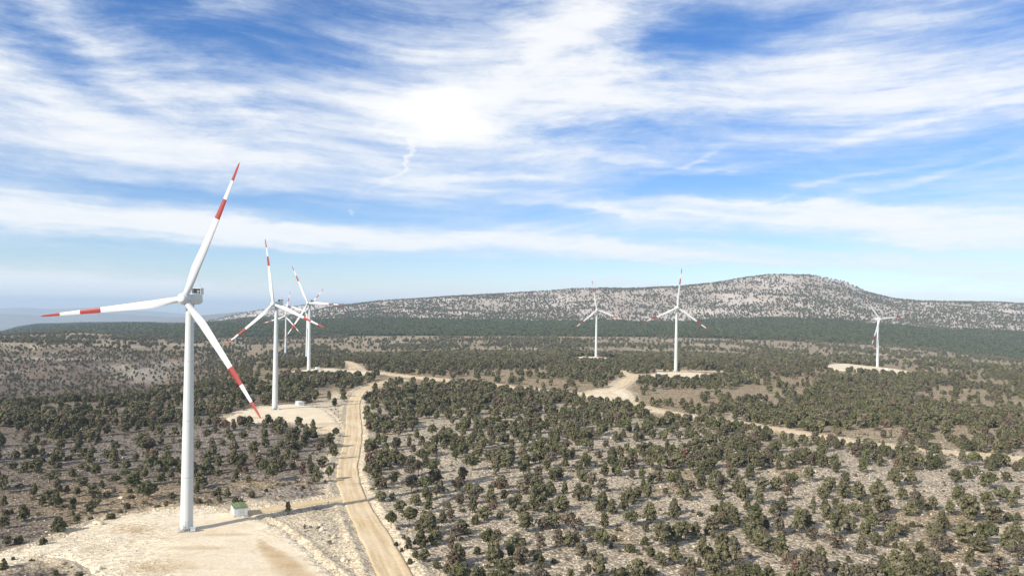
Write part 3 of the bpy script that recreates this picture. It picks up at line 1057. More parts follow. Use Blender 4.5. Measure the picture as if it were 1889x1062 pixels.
def turbine(px, py, D, yaw, az, label, steps=False, door_rot=20):
    u, v = px2uv(px, py)
    x, z = u / F * D, CAMZ - v / F * D
    t = bpy.data.objects.new('wind_turbine', None)
    t.empty_display_size = 5
    t.location = (x, D, z)
    C.objects.link(t)
    tag(t, label, 'wind turbine', 'wind turbines standing across the plateau')
    gz = float(zt(x, D))
    link('foundation', ME_found, t)
    tw = link('tower', ME_tower, t)
    for q in ME_seam:
        link('flange_ring', q, tw)
    if steps:
        d_ = link('door', ME_door, tw)
        s_ = link('entry_steps', ME_steps, t)
        c_ = link('cabinet', ME_cab, t)
        for q in (d_, s_, c_):
            q.rotation_euler.z = math.radians(door_rot)
    psi = math.radians(yaw)
    nac = link('nacelle', ME_nac, t, (0, 0, HUB))
    nac.rotation_euler.z = psi
    link('yaw_collar', ME_yaw, nac)
    link('cooler_frame', ME_cframe, nac)
    link('cooler_grille', ME_cool, nac)
    link('wind_vane', ME_mast, nac)
    link('lightning_rod', ME_rod, nac)
    # rotor basis: upwind axis n, sideways uu, up w
    tilt = math.radians(5)
    n = Vector((math.sin(psi), -math.cos(psi), 0))
    uu = Vector((math.cos(psi), math.sin(psi), 0))
    nt = n * math.cos(tilt) + Vector((0, 0, math.sin(tilt)))
    w = -n * math.sin(tilt) + Vector((0, 0, math.cos(tilt)))
    c = Vector((0, 0, HUB)) + n * 4
    sp = link('spinner', ME_spin, t)
    R0 = Matrix((uu, w, nt)).transposed()          # columns
    sp.matrix_local = Matrix.Translation(c) @ R0.to_4x4()
    for k_ in range(3):
        a = math.radians(az + 120 * k_)
        e = (uu * math.cos(a) + w * math.sin(a)) * math.cos(math.radians(1.2)) + nt * math.sin(math.radians(1.2))
        e.normalize()
        # trailing edge points counter-clockwise as seen from upwind
        yv = -nt
        xv = yv.cross(e).normalized()
        ccw = -uu * math.sin(a) + w * math.cos(a)
        if xv.dot(ccw) < 0:
            xv = -xv
        yv = e.cross(xv)
        Mx = Matrix((xv, yv, e)).transposed()
        b = link('blade', ME_blade, t)
        b.matrix_local = Matrix.Translation(c) @ Mx.to_4x4()
        cu = link('blade_collar', ME_cuff, b)
        cu.location = (0, 0, 1.75)
    return t


TURB = [
    (344, 977, 276, -6, 68, 'nearest and largest white wind turbine, on the wide sandy pad with a green-roofed hut', True),
    (507, 755.5, 604, -18, 100, 'second nearest white wind turbine, on a small oval pad left of the road bend', True),
    (569.5, 684, 941, -20, 118, 'white wind turbine with one blade pointing level to the right, third along the left row', False),
    (565.8, 667, 1264, -26, 46, 'white wind turbine almost hidden behind the third one, a blade raised to the right', False),
    (526.5, 658, 1567, -14, 78, 'smallest white wind turbine, seen low between the second and third towers', False),
    (1099.3, 660, 1328, 0, 100, 'white wind turbine in front of the mountain, leftmost of the right-hand three', False),
    (1246.5, 683.5, 1009, 2, 84, 'tallest wind turbine in front of the mountain, middle of the right-hand three', False),
    (1618.5, 680.5, 1277, 12, 6, 'lone far right wind turbine with a blade pointing level to the right', False),
]
for a in TURB:
    turbine(*a)


# ---------------------------------------------------------------- huts
def make_hut(px, py, rot, label, z=None, sc=1.0, green=True):
    x, y = map(float, unproj(px, py))
    z = padz(x, y) if z is None else z
    t = bpy.data.objects.new('transformer_hut', None)
    t.location = (x, y, z)
    t.rotation_euler.z = math.radians(rot)
    t.scale = (sc,) * 3
    C.objects.link(t)
    tag(t, label, 'hut', 'transformer huts beside the turbines')
    if 'hut' not in HUTM:
        W_, Dp, H = 2.4, 3.8, 3.0
        bm = bmesh.new(); box(bm, (-W_ - .25, -Dp - .25, -.8), (W_ + .25, Dp + .25, .12)); HUTM['base'] = bm_mesh('plinth', bm, [M_conc])
        bm = bmesh.new(); box(bm, (-W_, -Dp, .12), (W_, Dp, H), bevel=.04)
        HUTM['hut'] = bm_mesh('wall', bm, [M_hut])
        bm = bmesh.new()
        prof = [(-W_ - .2, H - .02), (-W_ - .2, H + .16), (0, H + .42), (W_ + .2, H + .16), (W_ + .2, H - .02)]
        A = [bm.verts.new((p[0], -Dp - .2, p[1])) for p in prof]
        B = [bm.verts.new((p[0], Dp + .2, p[1])) for p in prof]
        bm.faces.new(A); bm.faces.new(B[::-1])
        for i in range(5):
            bm.faces.new((A[i], A[(i + 1) % 5], B[(i + 1) % 5], B[i]))
        HUTM['roof'] = bm_mesh('roof', bm, [M_hutroof])
        HUTM['roofw'] = HUTM['roof'].copy(); HUTM['roofw'].materials.clear(); HUTM['roofw'].materials.append(M_hut)
        bm = bmesh.new(); box(bm, (-1.0, -Dp - .05, .2), (-.02, -Dp + .02, 2.45), bevel=.02); HUTM['door'] = bm_mesh('door', bm, [M_door])
        bm = bmesh.new(); box(bm, (-.12, -Dp - .12, 1.2), (-.2, -Dp - .05, 1.4)); HUTM['handle'] = bm_mesh('handle', bm, [M_grille])
        bm = bmesh.new()
        for i in range(5):
            box(bm, (-W_ - .06, -1.9, 2.1 + i * .12), (-W_ + .01, -.9, 2.18 + i * .12))
        HUTM['vent'] = bm_mesh('vent', bm, [M_steel])
        bm = bmesh.new(); rod(bm, (-.6, -1.5, H + .2), (-.6, -1.5, H + 1.3), .05); HUTM['pipe'] = bm_mesh('vent_pipe', bm, [M_steel])
    link('plinth', HUTM['base'], t)
    w_ = link('wall', HUTM['hut'], t)
    r_ = link('roof', HUTM['roof'] if green else HUTM['roofw'], t)
    link('vent_pipe', HUTM['pipe'], r_)
    link('vent', HUTM['vent'], w_)
    for s_ in (0, 1):
        d_ = link('door', HUTM['door'], t)
        if s_:
            d_.location = (1.02, 0, 0)
        link('handle', HUTM['handle'], d_)
    return t


HUTM = {}
make_hut(441, 949.5, 28, 'white transformer hut with a green roof right of the nearest turbine')
make_hut(553, 747.5, 32, 'small white hut right of the second turbine foot', green=False)
make_hut(586, 683, 25, 'white hut just right of the third turbine on the left', green=False)
make_hut(577.5, 665.5, 25, 'far pale hut behind the third turbine, half among trees', green=False)
make_hut(1078, 662, 10, 'white hut left of the leftmost mountain-side turbine', green=False)
make_hut(1217, 692.5, 5, 'white hut on the pad left of the tallest mountain-side turbine', green=False)
make_hut(1634, 684.5, -15, 'white hut right of the lone far right turbine', green=False)


# ---------------------------------------------------------------- trees
def crown_mesh(name, kind, seed, nleaf, lsize, mats, trunk=True, crown=True, H=7.0, wid=5.0):
    r = np.random.default_rng(seed)
    lobes = []
    if kind == 'cone':
        env = lambda h: .95 * (1 - h) ** .62 * min(1, (h + .12) / .25)
        h0, nl, lr = .12, 38, .135
    elif kind == 'round':
        env = lambda h: math.sqrt(max(0, 1 - (2 * (h - .5)) ** 2)) * .9 + .05
        h0, nl, lr = .14, 34, .15
    elif kind == 'flat':
        env = lambda h: 1.05 * math.sqrt(max(0, 1 - (2 * (h - .42)) ** 2)) if h > .1 else .6
        h0, nl, lr = .36, 28, .15
    elif kind == 'narrow':
        env = lambda h: .8 * math.sqrt(max(0, 1 - (2 * (h - .45)) ** 2)) + .08
        h0, nl, lr = .06, 26, .13
    elif kind == 'ragged':
        env = lambda h: .9 * (1 - .5 * h) * (.55 + .6 * abs(math.sin(h * 9 + seed)))
        h0, nl, lr = .2, 26, .125
    elif kind == 'shrub':
        env = lambda h: math.sqrt(max(0, 1 - h * h)) * .95
        h0, nl, lr = .0, 16, .26
    Hc = H * (1 - h0)
    sk = (r.random(2) - .5) * .5
    for i in range(nl):
        h = (i + r.random()) / nl
        if kind in ('round', 'flat'):
            h = h ** .9
        a = i * 2.4 + r.random() * 1.3
        rad = env(h) * (.25 + .68 * r.random() ** .6)
        lobes.append((math.cos(a) * rad * wid / 2 + sk[0] * h * wid * .4, math.sin(a) * rad * wid / 2 + sk[1] * h * wid * .4,
                      h0 * H + h * Hc * .88 + .05 * Hc, lr * (wid * .55 + H * .4) * (.65 + .6 * r.random()) * (1 - .35 * h if kind == 'cone' else 1)))
    lob = np.array(lobes)
    wgt = lob[:, 3] ** 2
    pick = r.choice(len(lob), nleaf, p=wgt / wgt.sum())
    d = r.normal(size=(nleaf, 3))
    d /= np.linalg.norm(d, axis=1)[:, None]
    d[:, 2] = np.where(d[:, 2] < -.5, -d[:, 2] * .6, d[:, 2])
    rr = lob[pick, 3] * (.55 + .55 * r.random(nleaf) ** .5)
    cen = lob[pick, :3] + d * rr[:, None] * np.array([1, 1, .72])
    cen[:, 2] = np.maximum(cen[:, 2], .12)
    # leaf sprays face roughly outwards but scattered
    nrm = d + r.normal(size=(nleaf, 3)) * .55
    nrm /= np.linalg.norm(nrm, axis=1)[:, None]
    a1 = np.cross(nrm, r.normal(size=(nleaf, 3)))
    a1 /= np.linalg.norm(a1, axis=1)[:, None]
    a2 = np.cross(nrm, a1)
    s = lsize * (.55 + .8 * r.random(nleaf))[:, None]
    asp = (.55 + .5 * r.random(nleaf))[:, None]
    q = []
    for (i, j) in ((-1, -.5), (-.1, -1), (1, .1), (.2, 1), (-.7, .7)):
        q.append(cen + a1 * s * (i + (r.random((nleaf, 1)) - .5) * .5) + a2 * s * asp * (j + (r.random((nleaf, 1)) - .5) * .5))
    Vc = np.stack(q, 1).reshape(-1, 3)
    Fc = [tuple(range(i * 5, i * 5 + 5)) for i in range(nleaf)]
    leafv = np.repeat(np.clip(.5 * r.random(nleaf) + .5 * r.random(len(lob))[pick], 0, 1), 5)
    Vt, Ft = [], []
    base = 0
    if trunk:
        segs = [((0, 0, -.4), (sk[0] * .5, sk[1] * .5, H * .45), .035 * H * .7, .02 * H)]
        for k_ in range(5):
            L_ = lob[r.integers(len(lob))]
            segs.append(((sk[0] * .3, sk[1] * .3, H * (.18 + .25 * r.random())), (L_[0] * .85, L_[1] * .85, L_[2]), .016 * H, .006 * H))
        if kind == 'shrub':
            segs = segs[1:4]
        for (a, b, ra, rb) in segs:
            a, b = Vector(a), Vector(b)
            mid_ = (a + b) / 2 + Vector(((r.random() - .5) * .5, (r.random() - .5) * .5, 0))
            qd = (b - a).to_track_quat('Z', 'Y')
            o0 = len(Vt)
            for (c, rad) in ((a, ra), (mid_, (ra + rb) / 2), (b, rb)):
                for m_ in range(6):
                    p = c + qd @ Vector((rad * math.cos(m_ * math.pi / 3), rad * math.sin(m_ * math.pi / 3), 0))
                    Vt.append(tuple(p))
            for l_ in range(2):
                for m_ in range(6):
                    Ft.append((o0 + l_ * 6 + m_, o0 + l_ * 6 + (m_ + 1) % 6, o0 + l_ * 6 + 6 + (m_ + 1) % 6, o0 + l_ * 6 + 6 + m_))
    out = []
    if crown and trunk:       # one mesh for the far stuff
        nv = len(Vc)
        Vall = np.vstack([Vc, np.array(Vt).reshape(-1, 3)])
        Fall = Fc + [tuple(i + nv for i in f) for f in Ft]
        me_ = mesh_from(name, Vall, Fall, mats, midx=[0] * len(Fc) + [1] * len(Ft))
        a = me_.attributes.new('leaf', 'FLOAT', 'POINT')
        a.data.foreach_set('value', np.r_[leafv, np.zeros(len(Vt))].astype(np.float32))
        return me_
    return None


def split_tree(kind, seed, nleaf, lsize, leafmat, H=7.0, wid=5.0):
    """crown mesh and trunk mesh of one variant"""
    me_ = crown_mesh('t', kind, seed, nleaf, lsize, [leafmat, M_bark], H=H, wid=wid)
    res = []
    for keep_m in (0, 1):
        m2 = me_.copy()
        bm_ = bmesh.new(); bm_.from_mesh(m2)
        bmesh.ops.delete(bm_, geom=[f for f in bm_.faces if f.material_index != keep_m], context='FACES')
        for f in bm_.faces:
            f.material_index = 0
            f.smooth = keep_m == 1
        bm_.to_mesh(m2); bm_.free()
        m2.materials.clear()
        m2.materials.append((leafmat, M_bark)[keep_m])
        res.append(m2)
    bpy.data.meshes.remove(me_)
    return res


FORMS = {'J': [('cone', 'cone-shaped'), ('round', 'round-crowned'), ('cone', 'pointed'), ('round', 'bushy'), ('ragged', 'ragged'), ('narrow', 'narrow'), ('round', 'dense'), ('cone', 'broad-based')],
         'P': [('flat', 'spreading'), ('flat', 'flat-topped'), ('ragged', 'open-crowned')],
         'R': [('round', 'round-crowned'), ('flat', 'spreading'), ('ragged', 'ragged')],
         'G': [('round', 'round-crowned'), ('ragged', 'ragged'), ('flat', 'spreading')],
         'S': [('shrub', 'low'), ('shrub', 'squat'), ('shrub', 'ground-hugging')]}
MATK = {'J': M_green, 'P': M_pine, 'R': M_dry, 'G': M_grey, 'S': M_shrub}
NAMEK = {'J': ('juniper_tree', 'juniper', 'green junipers scattered over the stony ground'),
         'P': ('pine_tree', 'pine', 'pines with bare trunks among the junipers'),
         'R': ('rusty_tree', 'dry tree', 'trees with rust-brown foliage'),
         'G': ('greyish_tree', 'bare tree', 'trees with grey-brown thin foliage'),
         'S': ('shrub', 'shrub', 'low shrubs between the trees')}
COLK = {'J': 'dark green juniper', 'P': 'green pine', 'R': 'rust-brown tree', 'G': 'grey-brown tree', 'S': 'green shrub'}
VAR = {}
sd = 100
for k_, fl in FORMS.items():
    for vi, (fm, word) in enumerate(fl):
        sd += 7
        if k_ == 'S':
            VAR[k_, vi] = split_tree(fm, sd, 420, .30, MATK[k_], H=2.0, wid=3.4)
        else:
            nl = 1500 if k_ in 'JP' else 900
            VAR[k_, vi] = split_tree(fm, sd, nl, .34, MATK[k_], H=7.0, wid={'narrow': 3.4, 'flat': 6.4, 'cone': 5.6, 'round': 5.8, 'ragged': 5.4}[fm])
VW = {'narrow': 3.6, 'flat': 6.6, 'cone': 5.6, 'round': 6.0, 'ragged': 5.6, 'shrub': 3.8}

# trees read off the photograph: (x, base y, width, height, kind) in five crops
CROPS = [((660, 860), .2118, "90,60,110,90,J 165,120,130,140,J 165,200,110,100,J 215,200,90,110,R 205,310,110,90,J 300,290,75,60,J 310,155,90,110,J 460,90,115,90,R 470,220,190,140,G 440,180,130,90,R 640,160,110,140,J 720,235,120,120,J 600,290,120,110,J 500,340,130,100,J 360,400,120,100,J 290,540,110,150,P 450,500,160,140,P 545,540,100,60,S 625,475,90,60,S 735,490,110,110,J 810,460,110,90,R 790,365,70,65,J 895,590,210,130,J 665,680,160,120,J 815,740,80,140,R 440,730,90,120,J 400,640,50,40,S 570,830,120,110,J 500,800,80,60,S 685,890,80,60,J 780,954,90,110,J 870,954,150,140,J 1040,760,80,55,S 1190,860,200,260,J 1350,800,190,180,J 1430,680,90,55,S 1210,610,110,60,R 1290,990,200,190,J 1080,980,110,110,J 1570,880,150,140,J 1710,840,60,40,S 1590,740,130,150,R 1740,700,120,150,R 1830,700,140,140,J 1460,570,170,160,J 1610,550,120,100,R 1700,540,170,130,J 1780,380,200,140,J 1590,350,190,190,J 1440,240,140,120,J 1250,190,150,120,J 1270,300,90,100,J 1180,410,100,110,R 1240,450,80,70,J 1100,470,140,120,J 1020,500,70,70,S 1000,400,110,140,J 880,320,90,90,J 910,390,70,25,S 960,240,120,110,J 860,200,80,110,J 1160,250,80,90,G 1350,390,110,120,J 1740,110,160,110,J 1610,1000,130,100,J 1850,980,90,90,J 1430,1000,90,80,G 350,560,50,30,S 380,740,40,30,S 450,850,60,45,S 330,690,50,30,S"),
         ((1060, 860), .2118, "70,130,130,90,J 40,510,80,70,J 230,390,160,170,J 260,540,110,150,J 430,380,130,150,J 480,520,170,130,P 660,490,170,180,J 860,470,120,160,J 770,700,220,210,J 880,680,170,200,J 620,570,90,90,J 1050,620,130,140,J 1145,590,60,70,J 1200,620,50,75,J 1250,630,45,55,J 640,290,110,140,J 540,280,120,110,J 960,290,160,150,J 920,190,100,110,J 790,240,60,55,J 1250,285,110,110,J 1190,200,110,110,J 1100,180,90,150,J 1400,530,140,180,J 1580,490,150,160,P 1460,300,130,170,J 1430,240,150,120,J 1670,550,90,100,J 1760,430,150,130,G 1780,600,140,160,G 1600,700,170,160,J 1800,790,180,210,J 1380,860,190,250,J 1170,780,110,80,J 1210,890,150,130,J 1000,1010,160,130,R 1310,970,130,100,J 1080,880,70,90,J 990,890,80,50,S 660,800,110,100,P 760,870,110,120,J 880,790,80,60,P 610,680,90,60,S 480,740,110,60,S 350,650,60,50,S 320,710,50,40,S 220,960,160,200,J 160,830,110,100,G 120,970,90,120,G 545,950,35,110,J 655,980,100,110,J 160,690,110,150,G 250,660,60,60,S 110,640,100,110,G 20,680,90,120,J 1200,390,60,50,S 1240,385,40,50,S 1030,400,40,25,S 1090,430,60,35,S 1180,500,70,35,S 1520,520,60,60,S 1700,960,160,80,J 1850,900,90,150,R 720,90,110,90,R 500,110,80,80,G 1850,300,100,120,R 1610,330,120,160,J 1860,180,90,120,J 380,560,60,30,S"),
         ((1460, 860), .2271, "60,540,140,210,J 170,590,120,100,R 350,560,150,190,J 480,540,110,120,J 270,370,110,110,J 180,385,50,60,J 180,330,60,90,J 400,390,60,70,P 260,260,120,90,J 420,260,130,130,J 550,270,150,150,J 730,380,180,150,J 700,220,110,120,J 850,160,120,140,J 900,270,120,110,J 960,400,140,130,J 1050,360,110,100,J 1140,350,120,110,J 1290,390,100,120,J 1370,250,110,100,G 1450,440,180,200,J 1640,460,160,140,J 1220,520,150,160,J 1185,550,80,90,R 1400,620,190,160,J 1550,520,140,70,J 1260,680,140,110,G 1540,690,220,140,J 1760,690,170,200,J 1830,590,140,150,J 1840,800,150,160,G 1700,810,100,80,J 1450,810,110,150,J 1400,870,60,50,S 1160,800,60,70,J 1270,850,130,70,S 1150,820,70,30,S 1080,890,130,100,J 840,800,170,130,J 950,740,100,90,J 1050,700,90,80,S 900,680,60,60,S 840,660,50,45,S 690,640,130,110,J 780,600,70,60,S 600,600,120,150,J 560,710,130,150,J 360,660,160,110,R 270,600,80,60,R 130,850,140,170,J 240,830,110,190,J 370,870,110,110,J 460,780,60,60,J 440,850,50,60,S 500,840,60,40,S 660,750,70,90,G 650,920,170,130,J 800,930,200,160,J 760,490,170,110,G 900,540,90,70,R 980,490,60,40,S 940,540,60,80,J 1760,440,60,60,S 1840,440,80,70,J 1590,960,190,130,J 1820,960,160,150,J 20,790,50,90,R 620,400,80,40,S"),
         ((0, 780), .18, "240,1000,170,170,J 60,940,90,50,S 120,925,60,40,S 40,860,90,120,J 40,720,120,190,J 210,700,90,80,G 340,750,110,140,J 430,850,110,110,J 570,860,160,180,J 500,800,140,120,J 600,730,110,150,G 690,715,80,80,J 785,750,100,90,J 750,820,80,50,S 640,870,60,30,S 735,880,80,50,S 920,930,110,130,J 990,850,90,80,J 960,770,200,150,J 1100,760,110,60,J 750,950,60,60,J 790,1020,90,80,J 930,990,70,30,S 1130,990,130,60,S 1230,935,60,50,S 1300,875,90,45,S 1330,770,80,30,S 1520,755,80,80,J 1330,710,70,35,S 1760,790,90,80,J 1700,860,60,65,J 1620,870,90,30,S 1370,660,210,150,P 1190,620,110,90,P 1480,560,100,110,J 1650,620,140,110,P 1750,570,90,120,J 1840,630,70,60,J 1290,480,130,100,P 1290,540,110,60,P 1180,460,80,50,S 1045,670,90,90,J 840,640,150,90,J 510,610,190,110,P 980,540,130,120,P 740,545,150,80,J 540,440,120,110,J 600,490,90,90,J 240,500,130,110,J 130,480,110,80,J 430,400,90,40,S 1170,720,60,50,G 830,470,120,60,J 900,490,100,60,J 1390,390,80,80,J 1530,370,110,90,J 1720,400,110,130,J 1700,300,110,70,J 950,300,90,60,J 760,300,90,40,S 430,330,100,80,J 440,260,90,80,R 620,270,120,100,J 1010,200,80,80,J 890,190,90,70,J 770,190,80,60,R 1250,330,80,60,G 1450,250,70,40,R 1100,360,80,60,J 820,350,70,40,J 700,380,90,40,S 160,370,120,90,J"),
         ((340, 770), .1694, "370,670,95,100,P 690,685,80,60,J 670,610,120,80,R 530,700,50,30,S 180,555,60,40,S 370,520,120,110,J 540,530,160,180,J 640,510,120,130,J 250,490,160,130,J 960,690,160,180,P 860,600,130,140,P 1290,640,110,160,R 1430,720,160,200,J 1570,680,100,150,P 1630,560,35,70,J 1500,530,140,110,J 1640,450,90,160,J 1580,330,140,160,J 1470,380,110,120,R 1650,215,90,100,P 1410,240,110,120,J 1170,290,180,170,J 1240,370,130,110,J 1280,110,70,50,J 1010,160,150,120,J 870,190,80,160,J 700,140,70,80,J 480,190,100,90,J 240,240,110,110,R 330,170,100,110,J 340,80,110,90,J 160,110,110,110,J 140,340,110,100,J 300,300,100,90,J 540,370,130,140,J 750,410,130,150,J 810,470,70,90,J 640,230,120,80,J 880,320,140,110,J 990,430,140,120,J 970,520,120,90,J 1120,450,120,120,J 1200,470,120,100,J 1180,550,140,80,J 1050,330,120,90,J 420,300,100,60,J 380,920,90,80,J 370,840,90,90,J 470,870,90,110,J 320,850,80,45,S 560,930,90,60,S 730,870,110,80,J 890,805,45,30,S 1290,770,50,30,S 130,830,70,130,J 140,730,60,100,J 120,610,60,80,J 150,930,90,50,S 1128,1052,70,140,J"),
         ((0, 900), .2118, "200,300,160,160,J 40,350,110,110,J 680,320,110,90,J 30,720,90,110,J 490,765,90,60,J 690,775,110,50,J 60,500,90,90,G 160,480,90,60,S 110,640,50,40,S 270,650,70,30,S 380,500,90,60,S")]
cells = []
for (ox, oy), s_, txt in CROPS:
    for w_ in txt.split():
        a = w_.split(',')
        cells.append((ox + float(a[0]) * s_, oy + float(a[1]) * s_, float(a[2]) * s_, float(a[3]) * s_, a[4]))
# drop the few read twice where crops meet
items = []
for c in cells:
    if all(abs(c[0] - d_[0]) > 5 or abs(c[1] - d_[1]) > 5 for d_ in items):
        items.append(c)
TREES = []       # x, y, height, width, kind, rank size in px
for (px, py, w, h, k_) in items:
    x, y = map(float, unproj(px, py))
    m = y / F
    TREES.append([x, y, h * m * 1.04, w * m * .93, k_, h * w])
hand = np.array([[t[0], t[1]] for t in TREES])


# ---- scattered remainder
def scatter(D0, D1, cell, T=.72):
    xs_, ys_ = [], []
    y = D0
    while y < D1:
        n = int(2 * T * y / cell)
        xx = (np.arange(n) + rng.random(n)) * cell - T * y
        xs_.append(xx)
        ys_.append(y + rng.random(n) * cell)
        y += cell
    x, y = np.concatenate(xs_), np.concatenate(ys_)
    z = zt(x, y)
    px, py = proj(x, y, z)
    return x, y, z, px, py


CLEAR = [(770, 699, 120, 8), (870, 703, 90, 7), (960, 700, 60, 6), (1230, 695, 60, 8), (1290, 690, 60, 5), (1230, 738, 70, 8), (1290, 752, 60, 6), (1750, 810, 110, 10), (1640, 803, 60, 7),
         (1150, 645, 80, 5), (1380, 730, 40, 10), (150, 748, 60, 5), (300, 915, 300, 45), (520, 905, 110, 30), (600, 1000, 90, 90), (610, 745, 30, 40), (1010, 705, 60, 6), (1640, 700, 60, 4), (850, 620, 130, 2.5), (960, 607, 40, 3)]
DENSE = [(880, 664, 250, 16), (1080, 682, 70, 16), (1560, 755, 130, 38), (1760, 775, 150, 16), (620, 706, 130, 12), (600, 672, 60, 8), (90, 800, 120, 26), (1250, 665, 200, 12), (1290, 705, 90, 8), (860, 735, 170, 20), (1650, 705, 120, 8)]
pts = []
# near belt
x, y, z, px, py = scatter(190, 720, 5.6)
p = np.where(y > 430, .34, .38)
p = np.where(px < 640, .33, p)
p *= .30 + 1.15 * sstep(.34, .60, fbm(x / 26, y / 36, 91))
p = p + .45 * gell(px, py, DENSE)
p *= 1 - .93 * gell(px, py, CLEAR)
done = ((px > 690) & (py > 868) & (py < 1075)) | ((px < 630) & (py > 790))
p = np.where(done, .13, p)
p = np.where((px < 630) & (py > 880), .015, p)
p = np.where((py > 1062), .35 * (px > 700), p)
p = np.where((px > 420) & (px < 705) & (py > 925), 0, p)
dm = np.full(x.shape, 1e3)
nm = y < 640
for hx, hy in hand:
    dm[nm] = np.minimum(dm[nm], np.hypot(x[nm] - hx, (y[nm] - hy)))
b = bare(x, y)
for dy_ in (9, 18, 27):
    p = np.where((bare_roads(x, y + dy_ * y / 450) < 1) & (px > 700), p * .5, p)
k_ = (rng.random(len(x)) < p) & ~((px < 430) & (py > 990)) & (dm > 3.6) & (b > 3.5) & (z > -60)
pts.append(np.c_[x, y, z, 4.7 + 3.1 * rng.random(len(x)) ** 1.1 + 1.0 * gell(px, py, DENSE)][k_])
# middle belt
x, y, z, px, py = scatter(720, 1500, 6.6)
p = .06 + .40 * sstep(.44, .60, fbm(x / 50, y / 75, 93)) + .5 * gell(px, py, DENSE)
p *= 1 - .93 * gell(px, py, CLEAR)
ls = (px < 430) & (y > 700) & (py > 560)
slope = sstep(720, 820, y) * sstep(-.29, -.36, x / y)
p = np.where(slope > .5, .45 * (.3 + 1.4 * fbm(x / 40, y / 40, 95)) * (1 - .8 * gell(px, py, [(265, 690, 50, 12)])), p)
b = bare(x, y)
for dy_ in (15, 35):
    p = np.where(bare_roads(x, y + dy_ * y / 900) < 1, p * .3, p)
k_ = (rng.random(len(x)) < p) & (b > 4)
pts.append(np.c_[x, y, z, (5.0 + 3.4 * rng.random(len(x)) + 1.2 * gell(px, py, DENSE)) * (1 - .46 * slope)][k_])
x, y, z, px, py = scatter(1500, 2420, 8.0)
p = .04 + .34 * sstep(.46, .62, fbm(x / 90, y / 110, 97)) * (1 - .8 * sstep(.58, .66, fbm(x / 160, y / 90, 55)))
p *= 1 - .9 * gell(px, py, CLEAR)
k_ = rng.random(len(x)) < p
pts.append(np.c_[x, y, z, 5 + 3.2 * rng.random(len(x))][k_])
near_pts = np.vstack(pts)
# forest plain
x, y, z, px, py = scatter(2380, 3500, 8.0)
lim = 3325 - (fbm(x / 300, y / 300, 57) - .5) * 500
p = np.where((y > 2400 + 60 * fbm(x / 80, y / 80, 99)) & (y < lim), .97, 0) * (1 - .9 * gell(px, py, [(850, 621, 130, 2), (1600, 597, 30, 4), (1830, 680, 40, 3)]))
k_ = rng.random(len(x)) < p
fpts = [np.c_[x, y, z, 7 + 2.2 * rng.random(len(x))][k_]]
x, y, z, px, py = scatter(2600, 5750, 12.0)
p = .85 * (1 - sstep(-.35, -.29, x / y)) * (1 - .6 * sstep(.62, .7, fbm(x / 200, y / 200, 101)))
k_ = (rng.random(len(x)) < p) & ((y > 3300) | (x / y < -.3))
fpts.append(np.c_[x, y, z, 10 + 3 * rng.random(len(x))][k_])
forest_pts = np.vstack(fpts)
# mountain
x, y, z, px, py = scatter(3150, 5050, 10.0)
lim = 3325 - (fbm(x / 300, y / 300, 57) - .5) * 500
dn = fbm(x / 120, y / 120, 103, 4)
p = .30 * sstep(.3, .65, dn) + .10
hgt_ = sstep(150, 320, z)
p *= 1 - .5 * hgt_
p = np.maximum(p, .45 * gell(px, py, [(785, 565, 18, 12), (1000, 575, 90, 12), (930, 580, 60, 8), (1500, 560, 90, 14), (1600, 545, 60, 8), (1780, 590, 160, 12), (700, 585, 60, 8), (1320, 585, 60, 6)]))
p *= (x / y > -.34) & (y > lim)
k_ = rng.random(len(x)) < p
mount_pts = np.c_[x, y, z, 5.0 + 3.6 * rng.random(len(x))][k_]
x, y, z, px, py = scatter(6600, 7900, 22.0)
k_ = (rng.random(len(x)) < .3 * sstep(.3, .6, fbm(x / 260, y / 260, 105))) & (x / y > -.45) & (x / y < -.15)
mount_pts = np.vstack([mount_pts, np.c_[x, y, z, 9 + 4 * rng.random(len(x))][k_]])

# the largest scattered trees join the individually built ones, up to 300 of a kind
cx, cy = proj(near_pts[:, 0], near_pts[:, 1], near_pts[:, 2] + near_pts[:, 3] * .5)
vis = (cx > 5) & (cx < 1884) & (cy < 1075) & (near_pts[:, 1] < 640)
kinds = np.where(rng.random(len(near_pts)) < .06, 'R', np.where(rng.random(len(near_pts)) < .10, 'G', np.where(rng.random(len(near_pts)) < .15, 'P', 'J')))
size = near_pts[:, 3] / near_pts[:, 1] * vis
order = np.argsort(-size)
cnt = {k2: sum(t[4] == k2 for t in TREES) for k2 in 'JPRGS'}
CAP = {'J': 298, 'P': 60, 'R': 70, 'G': 50, 'S': 0}
taken = np.zeros(len(near_pts), bool)
for i in order[:900]:
    k2 = str(kinds[i])
    if size[i] > 0 and cnt[k2] < CAP[k2]:
        cnt[k2] += 1
        taken[i] = True
        h = near_pts[i, 3]
        TREES.append([near_pts[i, 0], near_pts[i, 1], h, h * (.72 + .3 * rng.random()), k2, 0])


def landmark(px, py):
    if px < 340 and py > 990: return 'below the nearest turbine pad'
    if px < 345: return 'left of the nearest tower'
    if px < 640:
        return 'between nearest tower and road' if py > 795 else 'near the second turbine'
    if px < 1250 and py > 868: return 'right of the dirt road'
    if px < 1125: return 'in the thicket beyond the road bend'
    if py > 868: return 'on the pale stony ground'
    return 'in the right-hand thicket'


used_labels = {}


